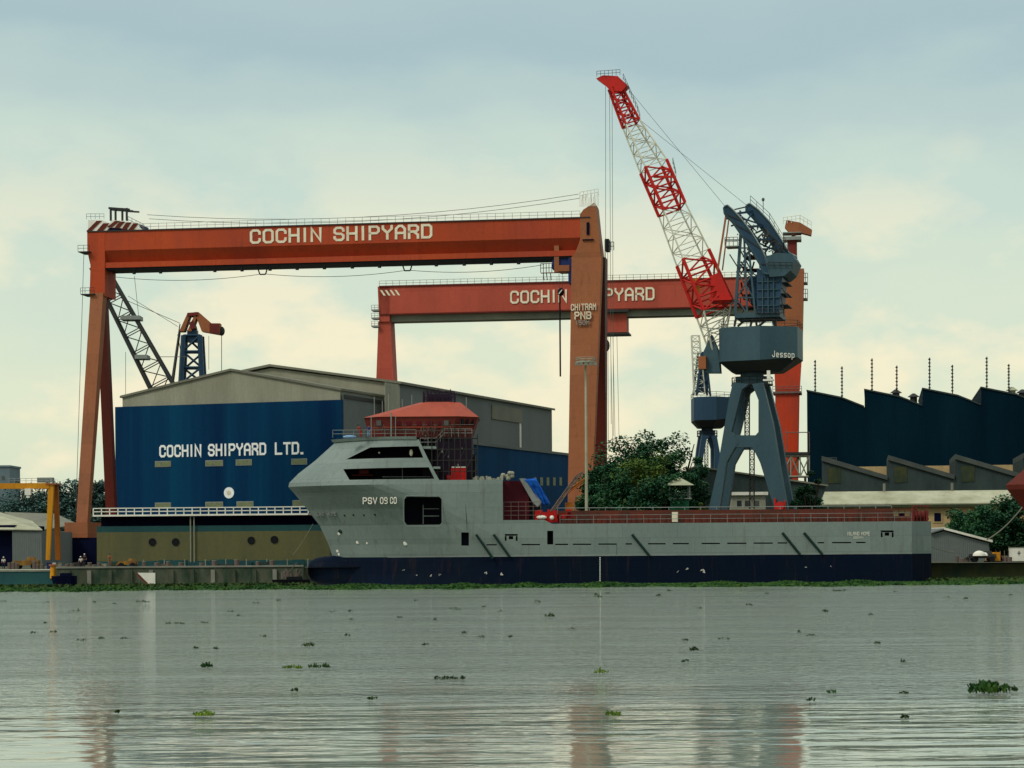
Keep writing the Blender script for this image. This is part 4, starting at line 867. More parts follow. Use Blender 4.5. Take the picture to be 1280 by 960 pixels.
mb = MB(); a = ft.p(277,414,0); mb.ball(a,.9,.7,1.3); mb.tube(a,ft.p(277,470,0),.09,4); mb.tube(ft.p(261,420,0),ft.p(261,462,0),.06,4); mb.tube(ft.p(225,412,0),ft.p(216,480,0),.3,4); mb.tube(ft.p(222,418,0),ft.p(226,440,0),.1,4); mb.build('hoist_rope', M['dark_metal'], tw)

# ================================================================= BLUE HANGAR
fb = F(145, 450, -20, 2.5)
hg = thing('hangar', 'large blue fronted assembly hall with white lettering and a pale gable', 'hangar', fb)
Wd = fb.p(427,560).x; zW = fb.p(290,504).z
MB().box(0,Wd,0,1.0,0,zW).build('front_wall', M['hangar_blue'], hg)
zE, zA = fb.p(154,497,1.5).z, fb.p(288,464,1.5).z; xa0, xa1, xap = fb.p(154,497,1.5).x, fb.p(426,492,1.5).x, fb.p(290,464,1.5).x
L1 = 22
mb = MB(); mb.prism([(xa0,1.2,0),(xa1,1.2,0),(xa1,1.2,zE),(xap,1.2,zA),(xa0,1.2,zE)], L1); mb.build('gable', M['sheet_cream'], hg)
mb = MB()
for (A_,B_) in (((xa0-.4,zE-.1),(xap,zA+.05)),((xap,zA+.05),(xa1+.4,zE-.1))):
    mb.hexa([(A_[0],.8,A_[1]),(B_[0],.8,B_[1]),(B_[0],L1+1,B_[1]),(A_[0],L1+1,A_[1])],[(A_[0],.8,A_[1]+.45),(B_[0],.8,B_[1]+.45),(B_[0],L1+1,B_[1]+.45),(A_[0],L1+1,A_[1]+.45)])
mb.build('roof', M['roof_grey'], hg)
mb = MB(); mb.box(Wd-.3,xa1+.6,1.3,L1-.5,0,zE-.6); mb.build('side_wall', M['sheet_grey'], hg)
mb = MB(); mb.box(xa1+.62,xa1+.8,1.5,L1-.7,zE-1.6,zE-.9); mb.build('gutter', M['dark_metal'], hg)
text('COCHIN SHIPYARD', fb.p(200.5,570.5), fb.p(332,567.5), 2.05, M['letter_white'], hg, w=1.25, thick=.12)
text('LTD.', fb.p(345,567.3), fb.p(379,566.5), 2.05, M['letter_white'], hg, w=1.25, thick=.12)
for x0,x1,y0,y1 in ((194,214,576,584),(257,279,575,583),(295,315,574,582),(364.5,384,573,581),(194,214,628,636),(257,279,627,635),(296,317,626.5,634.5),(366,384,625,633)):
    a, b = fb.p(x0,y1), fb.p(x1,y0); wf = MB().box(a.x,b.x,-.12,-.004,a.z,b.z).build('window', M['grey_metal'], hg)
    MB().box(a.x+.15,b.x-.15,-.16,-.125,a.z+.15,b.z-.15).build('pane', M['pane_olive'], wf)
a = fb.p(286.5,616); mb = MB(); mb.tube((a.x,-.15,a.z),(a.x,-.01,a.z),1.12,24); em = mb.build('emblem', M['letter_white'], hg)
mb = MB(); mb.ball((a.x,-.16,a.z),.5,.04,.5,10); mb.build('emblem_centre', M['cream_letter'], em)
# larger hall behind, running back to the right
hh = thing('hangar', 'long grey steel hall running back to the right behind the blue hangar', 'hangar', fb)
y0_, y1_ = L1+2.5, 134
xw = Wd+2.0; zw = fb.p(480,481,y0_).z if False else None
def side(px, py):       # point on the long side wall plane x = xw
    x, hgt = unroll(px, py); D = Vector((x/FPX,1,hgt/FPX)); t = (xw-(Vector((0,0,CAMZ))-fb.O).dot(fb.u))/D.dot(fb.u); w = Vector((0,0,CAMZ))+D*t-fb.O
    return Vector((xw, w.dot(fb.v), w.z))
zs = side(690,509).z; ze0 = side(482,480)
y0_, y1_ = side(478,500).y, side(690,540).y
print('side', ze0, side(690,509), y0_, y1_, L1)
xr = fb.p(340,458,L1+3)
zs2 = (zs+ze0.z)/2
mb = MB(); mb.box(xw-1.0,xw,L1+2.5,y1_,0,zs2); mb.build('side_wall', M['sheet_grey'], hh)
mb = MB(); xk = xr.x; zk = fb.p(340,458.5,L1+3).z; hw = xw-xk
mb.prism([(xk-hw,L1+2.6,0),(xw-1.01,L1+2.6,0),(xw-1.01,L1+2.6,zs2-.1),(xk,L1+2.6,zk-.3),(xk-hw,L1+2.6,zs2-.1)], y1_-L1-3); mb.build('hall_body', M['sheet_cream'], hh)
mb = MB()
for (A_,B_) in (((xk-hw-.5,zs2-.2),(xk,zk)),((xk,zk),(xw+.7,zs2-.2))):
    mb.hexa([(A_[0],L1+1.8,A_[1]+.01),(B_[0],L1+1.8,B_[1]+.01),(B_[0],y1_+.5,B_[1]+.01),(A_[0],y1_+.5,A_[1]+.01)],[(A_[0],L1+1.8,A_[1]+.5),(B_[0],L1+1.8,B_[1]+.5),(B_[0],y1_+.5,B_[1]+.5),(A_[0],y1_+.5,A_[1]+.5)])
mb.build('roof', M['roof_grey'], hh)
mb = MB(); A_, B_ = side(649,516), side(651,563); mb.box(xw+.01,xw+.1,A_.y,B_.y+.2,B_.z,A_.z); mb.build('light_gap', M['white'], hh); mb = MB(); A_, B_ = side(625,511), side(637,513); mb.box(xw+.01,xw+.1,A_.y,B_.y,A_.z-.6,A_.z-.1); mb.build('light_gap', M['white'], hh)  # white strips on the wall stand for daylight through gaps
mb = MB(); A_, B_ = side(614,505), side(652,513); mb.box(xw+.01,xw+.25,A_.y,B_.y,A_.z-3.4,A_.z-.1); mb.build('cladding_patch', M['roof_grey'], hh)
mb = MB(); mb.box(xw+.02,xw+.12,L1+2.5,side(481,500).y,zs2-6.5,zs2-.3); mb.build('cladding_patch', M['sheet_cream'], hh)
# blue annex
fa = F(560, 420, -20, 2.5)
an = thing('annex_building', 'low blue sheet metal annex between the wheelhouse and the orange leg', 'building', fa)
def aside(px, py, x=6.0):
    X, hgt = unroll(px, py); D = Vector((X/FPX,1,hgt/FPX)); t = (x-(Vector((0,0,CAMZ))-fa.O).dot(fa.u))/D.dot(fa.u); w = Vector((0,0,CAMZ))+D*t-fa.O
    return Vector((x, w.dot(fa.v), w.z))
A_, B_ = aside(585,556), aside(712,569)
print('annex', A_, B_)
zz_ = (A_.z+B_.z)/2
MB().box(-6,6,A_.y,B_.y,0,zz_).build('wall', M['annex_blue'], an)
MB().box(-6.3,6.3,A_.y-.3,B_.y+.3,zz_+.004,zz_+.5).build('roof', M['sheet_grey'], an)
for px in (667,675,683,691,699): a = aside(px,602,6.02); MB().box(6.01,6.1,a.y,a.y+1.6,a.z-.8,a.z+.9).build('window', M['pane_olive'], an)

# dock gate wall with catwalk
fdg = F(118, 332, -4, 2.5)
dg = thing('dock_gate', 'olive dock gate wall with round dark ports under a white catwalk', 'dock gate', fdg)
x1_ = fdg.p(412,680).x; zt_ = fdg.p(250,657).z
MB().box(fdg.p(121,680).x,x1_,0,6,0.9,zt_-.9).build('gate_wall', M['gate_olive'], dg)
MB().box(fdg.p(121,680).x,x1_,.1,6,zt_-.9,zt_).build('gate_band', M['green_band'], dg)
MB().box(fdg.p(121,680).x,x1_,2.6,6,zt_,zt_+1.5).build('gate_recess_shade', M['navy'], dg)  # navy colour carries the shadow of the recess under the catwalk
MB().box(fdg.p(121,680).x,x1_,-.2,0.0,0,.9).build('gate_sill', M['green_band'], dg)
zc_ = fdg.p(250,645).z
cw = MB().box(-.2,fdg.p(392,640).x,-.6,3.0,zc_-.0,zc_+.28).build('catwalk', M['concrete'], dg)
cwk = MB(); xq = fdg.p(386,640).x
for z in (.75,1.25): cwk.bar((0,-.5,zc_+z),(xq,-.5,zc_+z),.14)
n = 26
for i in range(n+1): x = xq*i/n; cwk.bar((x,-.5,zc_+.2),(x,-.5,zc_+1.25),.14)
cwk.bar((0,-.6,zc_+.15),(xq,-.6,zc_+.15),.25); cwk.build('catwalk_railing', M['white'], dg)
for px in (238.5,243): a = fdg.p(px,650); MB().tube((a.x,-.25,0),(a.x,-.25,zc_),.1,6).build('pipe', M['sheet_cream'], dg)
for px, py in ((190.5,677.5),(219.5,677.5),(314,675.5),(343,674.5)):
    a = fdg.p(px,py); o_ = MB().tube((a.x,-.08,a.z),(a.x,-.01,a.z),.58,14).build('port', M['black'], dg)
    m_ = MB(); rs = random.Random(px)
    for i in range(8): t = 2*PI*i/8; m_.box(a.x+.45*math.cos(t)-.1,a.x+.45*math.cos(t)+.14,-.12,-.085,a.z+.45*math.sin(t)-.12,a.z+.45*math.sin(t)+.1)
    m_.build('port_edge', M['black'], o_)
# ================================================================= SAWTOOTH FACTORY
fw_ = F(1010, 500, -9.3, 2.5)
sw = thing('factory', 'tall dark blue factory hall with saw tooth roof and roof masts', 'factory', fw_)
tp_ = fw_.p(1082,487).x-fw_.p(1010,488).x; zt1, zt0 = fw_.p(1010,489).z, fw_.p(1082,509).z
for k in range(6):
    x = k*tp_
    t = MB().prism([(x,0,0),(x+tp_-.01,0,0),(x+tp_-.01,0,zt0),(x+tp_*.6,0,zt0+(zt1-zt0)*.55),(x,0,zt1)], 45).build('saw_tooth_bay', M['saw_blue'], sw)
    MB().hexa([(x-.1,-.3,zt1+.01),(x+tp_*.6,-.3,zt0+(zt1-zt0)*.55+.01),(x+tp_*.6,45,zt0+(zt1-zt0)*.55+.01),(x-.1,45,zt1+.01)],[(x-.1,-.3,zt1+.35),(x+tp_*.6,-.3,zt0+(zt1-zt0)*.55+.35),(x+tp_*.6,45,zt0+(zt1-zt0)*.55+.35),(x-.1,45,zt1+.35)]).hexa([(x+tp_*.6,-.3,zt0+(zt1-zt0)*.55+.01),(x+tp_-.1,-.3,zt0+.01),(x+tp_-.1,45,zt0+.01),(x+tp_*.6,45,zt0+(zt1-zt0)*.55+.01)],[(x+tp_*.6,-.3,zt0+(zt1-zt0)*.55+.35),(x+tp_-.1,-.3,zt0+.35),(x+tp_-.1,45,zt0+.35),(x+tp_*.6,45,zt0+(zt1-zt0)*.55+.35)]).build('roof', M['sheet_dark'], t)
for i,(px,yt,yb) in enumerate(((1019,450,490),(1052.5,458,497),(1090,448,489),(1121,457,497),(1162,447,487),(1190.5,456,495),(1233.5,446,485),(1261,455,490))):
    a, b = fw_.p(px,yb,2), fw_.p(px,yt,2); m_ = MB(); m_.tube(a-Vector((0,0,1)),b,.13,6); n = 9
    for k in range(n): z = a.z+(b.z-a.z)*(k+.5)/n; m_.tube((a.x,2,z-.13),(a.x,2,z+.13),.27,8)
    m_.build('roof_mast', M['dark_metal'], sw)
for px, py in ((1120,494),(1142,499),(1265,491),(1278,494)):
    a = fw_.p(px,py,3); m_ = MB(); m_.tube((a.x,3,a.z-1),(a.x,3,a.z+.5),.8,10); m_.tube((a.x,3,a.z+.5),(a.x,3,a.z+1.3),1.4,10,.3); m_.build('roof_vent', M['roof_pale' if px==1265 else 'dark_metal'], sw)
# lower grey saw-tooth workshop
fl = F(1028, 450, -9, 2.5)
lw = thing('workshop', 'low grey saw tooth workshop in front of the dark blue factory', 'workshop', fl)
tq = fl.p(1111,573).x-fl.p(1028,575).x; za_, zb2_ = fl.p(1035,576).z, fl.p(1108,600).z
for k in range(4):
    x = k*tq
    t = MB().prism([(x,0,0),(x+tq-.02,0,0),(x+tq-.02,0,zb2_),(x+.6,0,za_),(x,0,za_)], 30).build('saw_tooth_bay', M['sheet_dark'], lw)
    MB().hexa([(x,-.5,za_),(x+tq-.2,-.5,zb2_),(x+tq-.2,30,zb2_),(x,30,za_)],[(x,-.5,za_+1.0),(x+tq-.2,-.5,zb2_+.9),(x+tq-.2,30,zb2_+.9),(x,30,za_+1.0)]).build('roof', M['roof_slate'], t)
    MB().box(x+1.2,x+3.8,-.1,-.01,za_-4.6,za_-1.4).build('window_patch', M['moss'], lw)
mb = MB(); mb.box(3,70,34,36,0,fl.p(1100,583,34).z); mb.build('rear_wall', M['wall_cream'], lw)
mb = MB(); railing(mb,[(0,-.4,za_),(3,-.4,za_)],.6,1,.04); mb.build('handrail', M['wire'], lw)
# long low building with pale roof
fr_ = F(1026, 402, -6, 2.5)
lb = thing('long_building', 'long low cream building with pale sheet roof in front of the grey workshop', 'building', fr_)
xq_ = fr_.p(1330,620).x; zq0, zq1 = fr_.p(1100,631).z, fr_.p(1100,613).z
MB().box(0.6,xq_,1,11,0,zq0-.1).build('wall', M['wall_cream'], lb)
MB().hexa([(0,0,zq0),(xq_+1,0,zq0),(xq_+1,6,zq1-.2),(1,6,zq1-.2)],[(0,0,zq0+.2),(xq_+1,0,zq0+.2),(xq_+1,6,zq1),(1,6,zq1)]).hexa([(1,6,zq1-.2),(xq_+1,6,zq1-.2),(xq_+1,12,zq0),(0,12,zq0)],[(1,6,zq1),(xq_+1,6,zq1),(xq_+1,12,zq0+.2),(0,12,zq0+.2)]).build('roof', M['roof_pale'], lb)
MB().box(0,xq_,-.1,1.0,zq0-.5,zq0-.003).build('eave', M['moss'], lb)
for px in (1065,1095,1125,1150,1170,1197): 
    a = fr_.p(px+2.5,646); w_ = MB().box(a.x-.9,a.x+.9,.9,.99,a.z-1.1,a.z+.9).build('window', M['wall_cream'], lb); MB().box(a.x-.6,a.x+.6,.85,.89,a.z-.8,a.z+.7).build('pane', M['navy'], w_)
for px in (1108,1194): a = fr_.p(px,612); MB().tube((a.x,6,zq1),(a.x,6,zq1+1.4),.25,6).build('vent_pipe', M['concrete'], lb)
fz = F(872, 415, 0, 2.5); zp = fz.p
lr = thing('low_shed', 'low dark grey shed with sloping roof seen through the blue crane legs', 'shed', fz)
m_ = MB(); A_, B_ = zp(868,586), zp(1032,606); A_.z = zp(880,582).z
m_.prism([(0,0,0),(B_.x,0,0),(B_.x,0,B_.z-.3),(0,0,A_.z-.3)], 20); m_.build('wall', M['sheet_dark'], lr)
MB().hexa([(-.4,-.6,A_.z-.3),(B_.x+.4,-.6,B_.z-.3),(B_.x+.4,21,B_.z-.3),(-.4,21,A_.z-.3)],[(-.4,-.6,A_.z),(B_.x+.4,-.6,B_.z),(B_.x+.4,21,B_.z),(-.4,21,A_.z)]).build('roof', M['roof_grey'], lr)
fz = F(914, 385, 0, 2.5); zp = fz.p
cb_ = thing('site_hut', 'small cream site hut seen between the blue crane legs', 'hut', fz)
MB().box(0,zp(957,640).x,0,4,0,zp(930,619).z).build('wall', M['sheet_cream'], cb_); MB().box(-.4,zp(957,640).x+.4,-.5,4.5,zp(930,619).z+.003,zp(930,615).z).build('roof', M['white'], cb_)
for px in (924,934,946): a = zp(px,630); MB().box(a.x-.4,a.x+.4,-.05,-.01,a.z-.5,a.z+.6).build('window', M['glass'], cb_)
fz = F(968, 470, 0, 2.5); zp = fz.p
tt = thing('truss_bridge', 'pale lattice gangway between the red crane tower and the dark blue factory', 'gangway', fz)
m_ = MB(); A_, B_ = zp(966,570), zp(1012,570); lattice(m_, (A_.x,2,A_.z-2.2),(B_.x,2,A_.z-2.2),(0,1.6,0),(0,0,2.2),(0,1.6,0),(0,0,2.2),4,.2,.14); m_.build('truss', M['sheet_cream'], tt)
m_ = MB(); m_.box(A_.x,B_.x,0,4,A_.z+.25,A_.z+.8); m_.build('deck', M['dark_metal'], tt)
m_ = MB()
for px in (970,990,1008): m_.bar((zp(px,570).x,2,0),(zp(px,570).x,2,A_.z-4.4),.5)
m_.bar((A_.x,2,A_.z),(zp(985,540).x,2,zp(990,535).z),.15); railing(m_,[(A_.x+3,.2,A_.z+.8),(B_.x,.2,A_.z+.8)],4.2,3,.1,1); m_.build('post', M['scaffold'], tt)
# grey shed beside the stern
fsd = F(1166, 335, 0, 2.5)
sd = thing('shed', 'small grey sheet shed with white roof edge to the right of the stern', 'shed', fsd)
pts = [fsd.p(1164,700),fsd.p(1238,700),fsd.p(1236,679),fsd.p(1180,664),fsd.p(1164,668)]
for p_ in pts[:2]: p_.z = 0
MB().prism(pts, 9).build('wall', M['sheet_grey'], sd)
m_ = MB(); A_, B_ = fsd.p(1179,662), fsd.p(1240,678); m_.hexa([A_+Vector((0,-.5,0)),B_+Vector((0,-.5,0)),B_+Vector((0,9.5,0)),A_+Vector((0,9.5,0))],[A_+Vector((0,-.5,.35)),B_+Vector((0,-.5,.35)),B_+Vector((0,9.5,.35)),A_+Vector((0,9.5,.35))]); m_.build('roof', M['white'], sd)
m_ = MB(); A_, B_ = fsd.p(1163,667), fsd.p(1179,662); m_.hexa([A_+Vector((0,-.5,0)),B_+Vector((0,-.5,0)),B_+Vector((0,9.5,0)),A_+Vector((0,9.5,0))],[A_+Vector((0,-.5,.2)),B_+Vector((0,-.5,.2)),B_+Vector((0,9.5,.2)),A_+Vector((0,9.5,.2))]); m_.build('roof', M['sheet_grey'], sd)
# left sheds
fsl = F(-60, 372, 0, 2.5)
s1 = thing('shed', 'left grey warehouse with pale sloping roof at the picture edge', 'shed', fsl)
P_ = fsl.p
MB().box(P_(-60,700).x,P_(15,700).x,2,26,0,P_(10,656).z).build('wall', M['navy'], s1)
MB().box(P_(15,700).x,P_(52,700).x,.3,26,0,P_(30,664).z).build('wall', M['sheet_grey'], s1)
MB().hexa([P_(0-40,662,0),P_(53,663,0),P_(40,652,24),P_(-60,625,24)],[P_(0-40,661,0),P_(53,662,0),P_(40,651,24),P_(-60,624,24)]).build('roof', M['roof_pale'], s1)
fs2_ = F(54, 432, 0, 2.5); P2_ = fs2_.p
s2 = thing('shed', 'second grey warehouse with dull sloping roof behind the yellow gantry legs', 'shed', fs2_)
MB().box(0,P2_(86,700).x,.3,20,0,P2_(70,664).z).build('wall', M['sheet_grey'], s2)
MB().hexa([P2_(52,663,0),P2_(97,656,0),P2_(70,643,24),P2_(5,641,24)],[P2_(52,662,0),P2_(97,655,0),P2_(70,642,24),P2_(5,640,24)]).build('roof', M['roof_grey'], s2)
fty = F(-30, 700, 0, 2.5)
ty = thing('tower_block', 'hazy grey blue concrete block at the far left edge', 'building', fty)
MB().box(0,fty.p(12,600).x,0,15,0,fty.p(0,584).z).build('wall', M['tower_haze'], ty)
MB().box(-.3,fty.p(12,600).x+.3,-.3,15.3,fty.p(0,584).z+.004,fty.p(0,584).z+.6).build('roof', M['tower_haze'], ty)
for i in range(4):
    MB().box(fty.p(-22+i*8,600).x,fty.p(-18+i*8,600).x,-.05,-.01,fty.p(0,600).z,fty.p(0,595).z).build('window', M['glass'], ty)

# ================================================================= SMALL YELLOW GANTRY
fy = F(60, 335, 0, 2.5); Y_ = fy.p
yg = thing('yellow_gantry', 'small yellow gantry hoist standing on the quay at far left', 'gantry crane', fy)
MB().box(Y_(-80,607).x,Y_(62,607).x,-.5,.4,Y_(30,611).z,Y_(30,604).z).build('beam', M['yellow'], yg)
m_ = MB(); taper(fy, m_, 60,67,606,57,62,700,-.4,-.4,.8); m_.build('leg', M['yellow'], yg)
m_ = MB(); taper(fy, m_, 67,72,606,69,75,700,2,4,.8); m_.build('leg', M['orange'], yg)
MB().box(Y_(58,607).x,Y_(71,607).x,-.6,3,Y_(60,606).z,Y_(60,604).z).build('end_beam', M['leg_brown'], yg)
m_ = MB(); railing(m_,[(Y_(12,603).x,-.5,Y_(30,604).z),(Y_(62,603).x,-.5,Y_(30,604).z)],.7,.8,.03); m_.box(Y_(47,600).x,Y_(66,600).x,-.4,1.2,Y_(50,603).z,Y_(50,597).z); m_.build('trolley', M['grey_metal'], yg)
m_ = MB(); a = Y_(36,614,-.6); m_.box(a.x-.5,a.x+.4,-1.2,-.5,a.z-.6,a.z+.4); m_.box(a.x-.3,a.x+.2,-1.1,-.6,a.z-1.0,a.z-.6); m_.build('hoist', M['white'], yg)

# light mast on the quay behind the ship
fm = F(733.5, 322, 0, 2.5); mp_ = fm.p
lm = thing('light_mast', 'tall thin pale floodlight mast in front of the orange leg', 'light mast', fm)
MB().tube((0,0,0),(mp_(732,452).x,0,mp_(732,452).z),.26,8,.15).build('pole', M['roof_pale'], lm)
m_ = MB(); a = mp_(732,452); m_.tube((a.x,0,a.z-.2),(a.x,0,a.z),1.5,10); railing(m_,[(a.x+1.5*math.cos(t),1.5*math.sin(t),a.z) for t in [i*PI/4 for i in range(9)]],.55,.6,.04); m_.build('head_frame', M['sheet_cream'], lm)
for dx in (-1.35,-.7,0,.7,1.35): MB().box(a.x+dx-.25,a.x+dx+.25,-1.5,-1.1,a.z-.7,a.z-.25).build('floodlight', M['concrete'], lm)

# kiosk
fkk = F(849, 350, 0, 2.5); kp = fkk.p
ks = thing('kiosk', 'small green kiosk with pale pyramid roof before the trees', 'kiosk', fkk)
rw = (kp(867,606).x-kp(831,606).x)/2; zr0, zr1 = kp(849,607).z, kp(849,596.5).z
MB().hexa([(-rw,-rw,zr0),(rw,-rw,zr0),(rw,rw,zr0),(-rw,rw,zr0)],[(-.1,-.1,zr1),(.1,-.1,zr1),(.1,.1,zr1),(-.1,.1,zr1)]).build('roof', M['roof_pale'], ks)
m_ = MB()
for sx in (-1,1):
    for sy in (-1,1): m_.box(sx*1.6-.1,sx*1.6+.1,sy*1.6-.1,sy*1.6+.1,0,zr0)
m_.box(-1.9,1.9,-1.9,1.9,kp(849,623).z-.15,kp(849,623).z); m_.build('frame', M['grey_metal'], ks)
MB().box(-1.7,1.7,-1.7,1.7,0,kp(849,624).z-.2).build('base_wall', M['green_paint'], ks)
m_ = MB(); railing(m_,[(-1.8,-1.8,kp(849,623).z),(1.8,-1.8,kp(849,623).z)],.9,.5,.04); m_.build('railing', M['wire'], ks)
# lattice crawler boom lying behind the tarpaulin, and orange excavator like machine
fx = F(715, 340, 0, 2.5); xp_ = fx.p
cr = thing('crawler_crane', 'rusty orange crawler crane with short lattice boom behind the blue tarpaulin', 'crawler crane', fx)
m_ = MB(); lattice(m_, xp_(690,640,0), xp_(724,592,0), (.6,0,.4),(0,.6,0),(.5,0,.3),(0,.5,0), 8, .09, .05); m_.build('boom', M['scaffold'], cr)
m_ = MB(); lattice(m_, xp_(700,622,2), xp_(730,600,2), (.4,0,.5),(0,.5,0),(.3,0,.4),(0,.4,0), 6, .09, .05); m_.build('boom', M['orange'], cr)
MB().box(xp_(707,640).x,xp_(716,640).x,0,3,2.0,xp_(712,628).z).build('cab', M['orange'], cr)
m_ = MB(); m_.box(xp_(700,640).x,xp_(722,640).x,-.5,0.4,.2,1.2); m_.box(xp_(700,640).x,xp_(722,640).x,2.6,3.5,.2,1.2); m_.box(xp_(704,640).x,xp_(718,640).x,0,3,1.2,2.0); m_.build('tracks', M['dark_metal'], cr)

# ================================================================= RED SHIP AT RIGHT EDGE
frs = F(1258, 318, 0, 0); rp = frs.p
rs_ = thing('red_ship', 'dark red bow of another ship poking in at the right edge', 'ship', frs)
lv = [(-1, rp(1352,690).x, 26, 8.4),(4, rp(1342,680).x, 26, 8.5),(9, rp(1304,640).x, 24, 8.6),(rp(1260,612,8.5).z, rp(1259,612,8.5).x, 18, 8.7),(rp(1260,606,8.5).z, rp(1257.5,606,8.5).x, 18, 8.7),(rp(1285,578,8.5).z, rp(1290,578,8.5).x, 14, 7.6)]
put(loft(lv, 75), 'hull', [M['dark_red']], rs_)
MB().box(30,60,2,15,17,22).build('superstructure', M['wheel_red'], rs_)
m_ = MB(); m_.line(sag(rp(1278,634,3), rp(1233,675,3), .5), .09, 5); mr_ = m_.build('mooring_line', M['rope'], None, loc=frs.O)
tag(mr_, 'slack grey mooring rope running down from the red bow', 'rope')
m_ = MB(); m_.line(sag(fs.p(1141,670,3), fs.p(1192,690,8), .5), .07, 5); mr_ = m_.build('mooring_line', M['rope'], None, loc=fs.O)
tag(mr_, 'pale mooring rope from the grey stern to the bank', 'rope')
m_ = MB(); m_.line(sag(fs.p(366,694,6), fs.p(391,655,8), .2), .035, 5); mr_ = m_.build('mooring_line', M['rope'], None, loc=fs.O)
tag(mr_, 'thin mooring rope rising from the black launch to the grey bow', 'rope')

# ================================================================= PEOPLE
def skin_mesh(verts, edges, radii, sub=1):
    me = bpy.data.meshes.new('sk'); me.from_pydata(verts, edges, []); o = bpy.data.objects.new('sk', me); SC.collection.objects.link(o)
    o.modifiers.new('s','SKIN'); 
    if not me.skin_vertices: me.skin_vertices.new()
    for i, r in enumerate(radii): me.skin_vertices[0].data[i].radius = (r, r*.8 if i < 4 else r)
    me.skin_vertices[0].data[0].use_root = True
    s_ = o.modifiers.new('d','SUBSURF'); s_.levels = sub; s_.render_levels = sub
    dg = bpy.context.evaluated_depsgraph_get(); dg.update(); out = bpy.data.meshes.new_from_object(o.evaluated_get(dg)); bpy.data.objects.remove(o); return out
def person(loc, rz, label, shirt, trousers, hat=None, lean=0.0, arm=.2):
    t = thing('person', label, 'person', loc=loc); t.rotation_euler = (0,0,rz)
    L_ = lean
    V = [(0,0,.95),(0,-.02-L_*.3,1.15),(0,-.04-L_*.8,1.38),(0,-.05-L_,1.50),(0,-.06-L_*1.1,1.62),(0,-.06-L_*1.1,1.72)]
    Rr = [.13,.125,.14,.055,.085,.07]
    E = [(0,1),(1,2),(2,3),(3,4),(4,5)]
    for s in (-1,1):
        b = len(V); V += [(s*.19,-.04-L_*.8,1.40),(s*.25,-.10-L_*.8,1.12),(s*.23,-.10-L_*.8-arm,.95),(s*.22,-.12-L_*.8-arm*1.3,.87)]; Rr += [.06,.045,.035,.035]; E += [(2,b),(b,b+1),(b+1,b+2),(b+2,b+3)]
        b = len(V); V += [(s*.10,0,.86),(s*.12,-.04,.48),(s*.13,.02,.09),(s*.14,-.10,.05)]; Rr += [.085,.06,.045,.045]; E += [(0,b),(b,b+1),(b+1,b+2),(b+2,b+3)]
    def mk(nm, me, m):
        me.materials.clear(); me.materials.append(m); me.name = nm; o = bpy.data.objects.new(nm, me); C.objects.link(o); o.parent = t
        for p in me.polygons: p.use_smooth = True
    mk('body', skin_mesh(V, E, Rr), M['skin'])
    idx = [0,1,2,6,7,14,15]; mp = {k:i for i,k in enumerate(idx)}
    mk('shirt', skin_mesh([V[i] for i in idx], [(mp[a],mp[b]) for a,b in E if a in mp and b in mp], [Rr[i]+.025 for i in idx]), shirt)
    idx = [0,10,11,12,18,19,20]; mp = {k:i for i,k in enumerate(idx)}
    mk('trousers', skin_mesh([V[i] for i in idx], [(mp[a],mp[b]) for a,b in E if a in mp and b in mp], [Rr[i]+.02 for i in idx]), trousers)
    c = V[4]
    MB().ball((c[0],c[1]+.01,c[2]+.05), .115,.125,.11, 10, 4, top=True).build('helmet' if hat else 'hair', hat or M['black'], t)
    return t
ztop = z0+.36
def on(px, y, z): p = fs.p(px, 550, y); return Vector((fs.O.x+p.x, fs.O.y+y, z))
person(on(461,1.9,ztop), .5, 'person in dark blue shirt and light blue trousers standing on the bow deck', M['cloth_blue'], M['cloth_light'], None, .05)
person(on(451,1.9,ztop), -.9, 'person in red clothes bending over beside the one in blue on the bow deck', M['cloth_red'], M['cloth_red'], None, .35, .3)
person(on(532,1.6,z0-.94), .2, 'person in dark clothes standing aft of the bow block beside the scaffolding', M['cloth_dark'], M['cloth_dark'], None)
m_ = MB(); a = fs.p(437,546,1.9); m_.ball((a.x,2.2,z0+.45),.95,.5,.25); o_ = m_.build('canvas_sheet', M['cloth_light'], None, loc=fs.O); tag(o_, 'pale blue crumpled sheet lying at the front of the bow deck', 'sheet')
gz = 2.86
def gr(px, Y): x, h_ = unroll(px, 700); return Vector((x*Y/FPX, Y, gz if Y < 308 else 2.5))
person(gr(105.5,307), .3, 'person in white helmet standing on the quay near the crane bogie, right one of two', M['cloth_dark'], M['cloth_dark'], M['white'])
person(gr(101,309), -.3, 'person in white helmet standing on the quay near the crane bogie, left one of two', M['cloth_white'], M['cloth_dark'], M['white'])
person(gr(4.5,309), 0, 'person in pale shirt and helmet on the quay at the far left edge', M['cloth_white'], M['cloth_dark'], M['white'])
person(gr(137,307), .5, 'person in brownish red clothes standing on the quay below the dock gate', M['leg_brown'], M['leg_brown'], None)

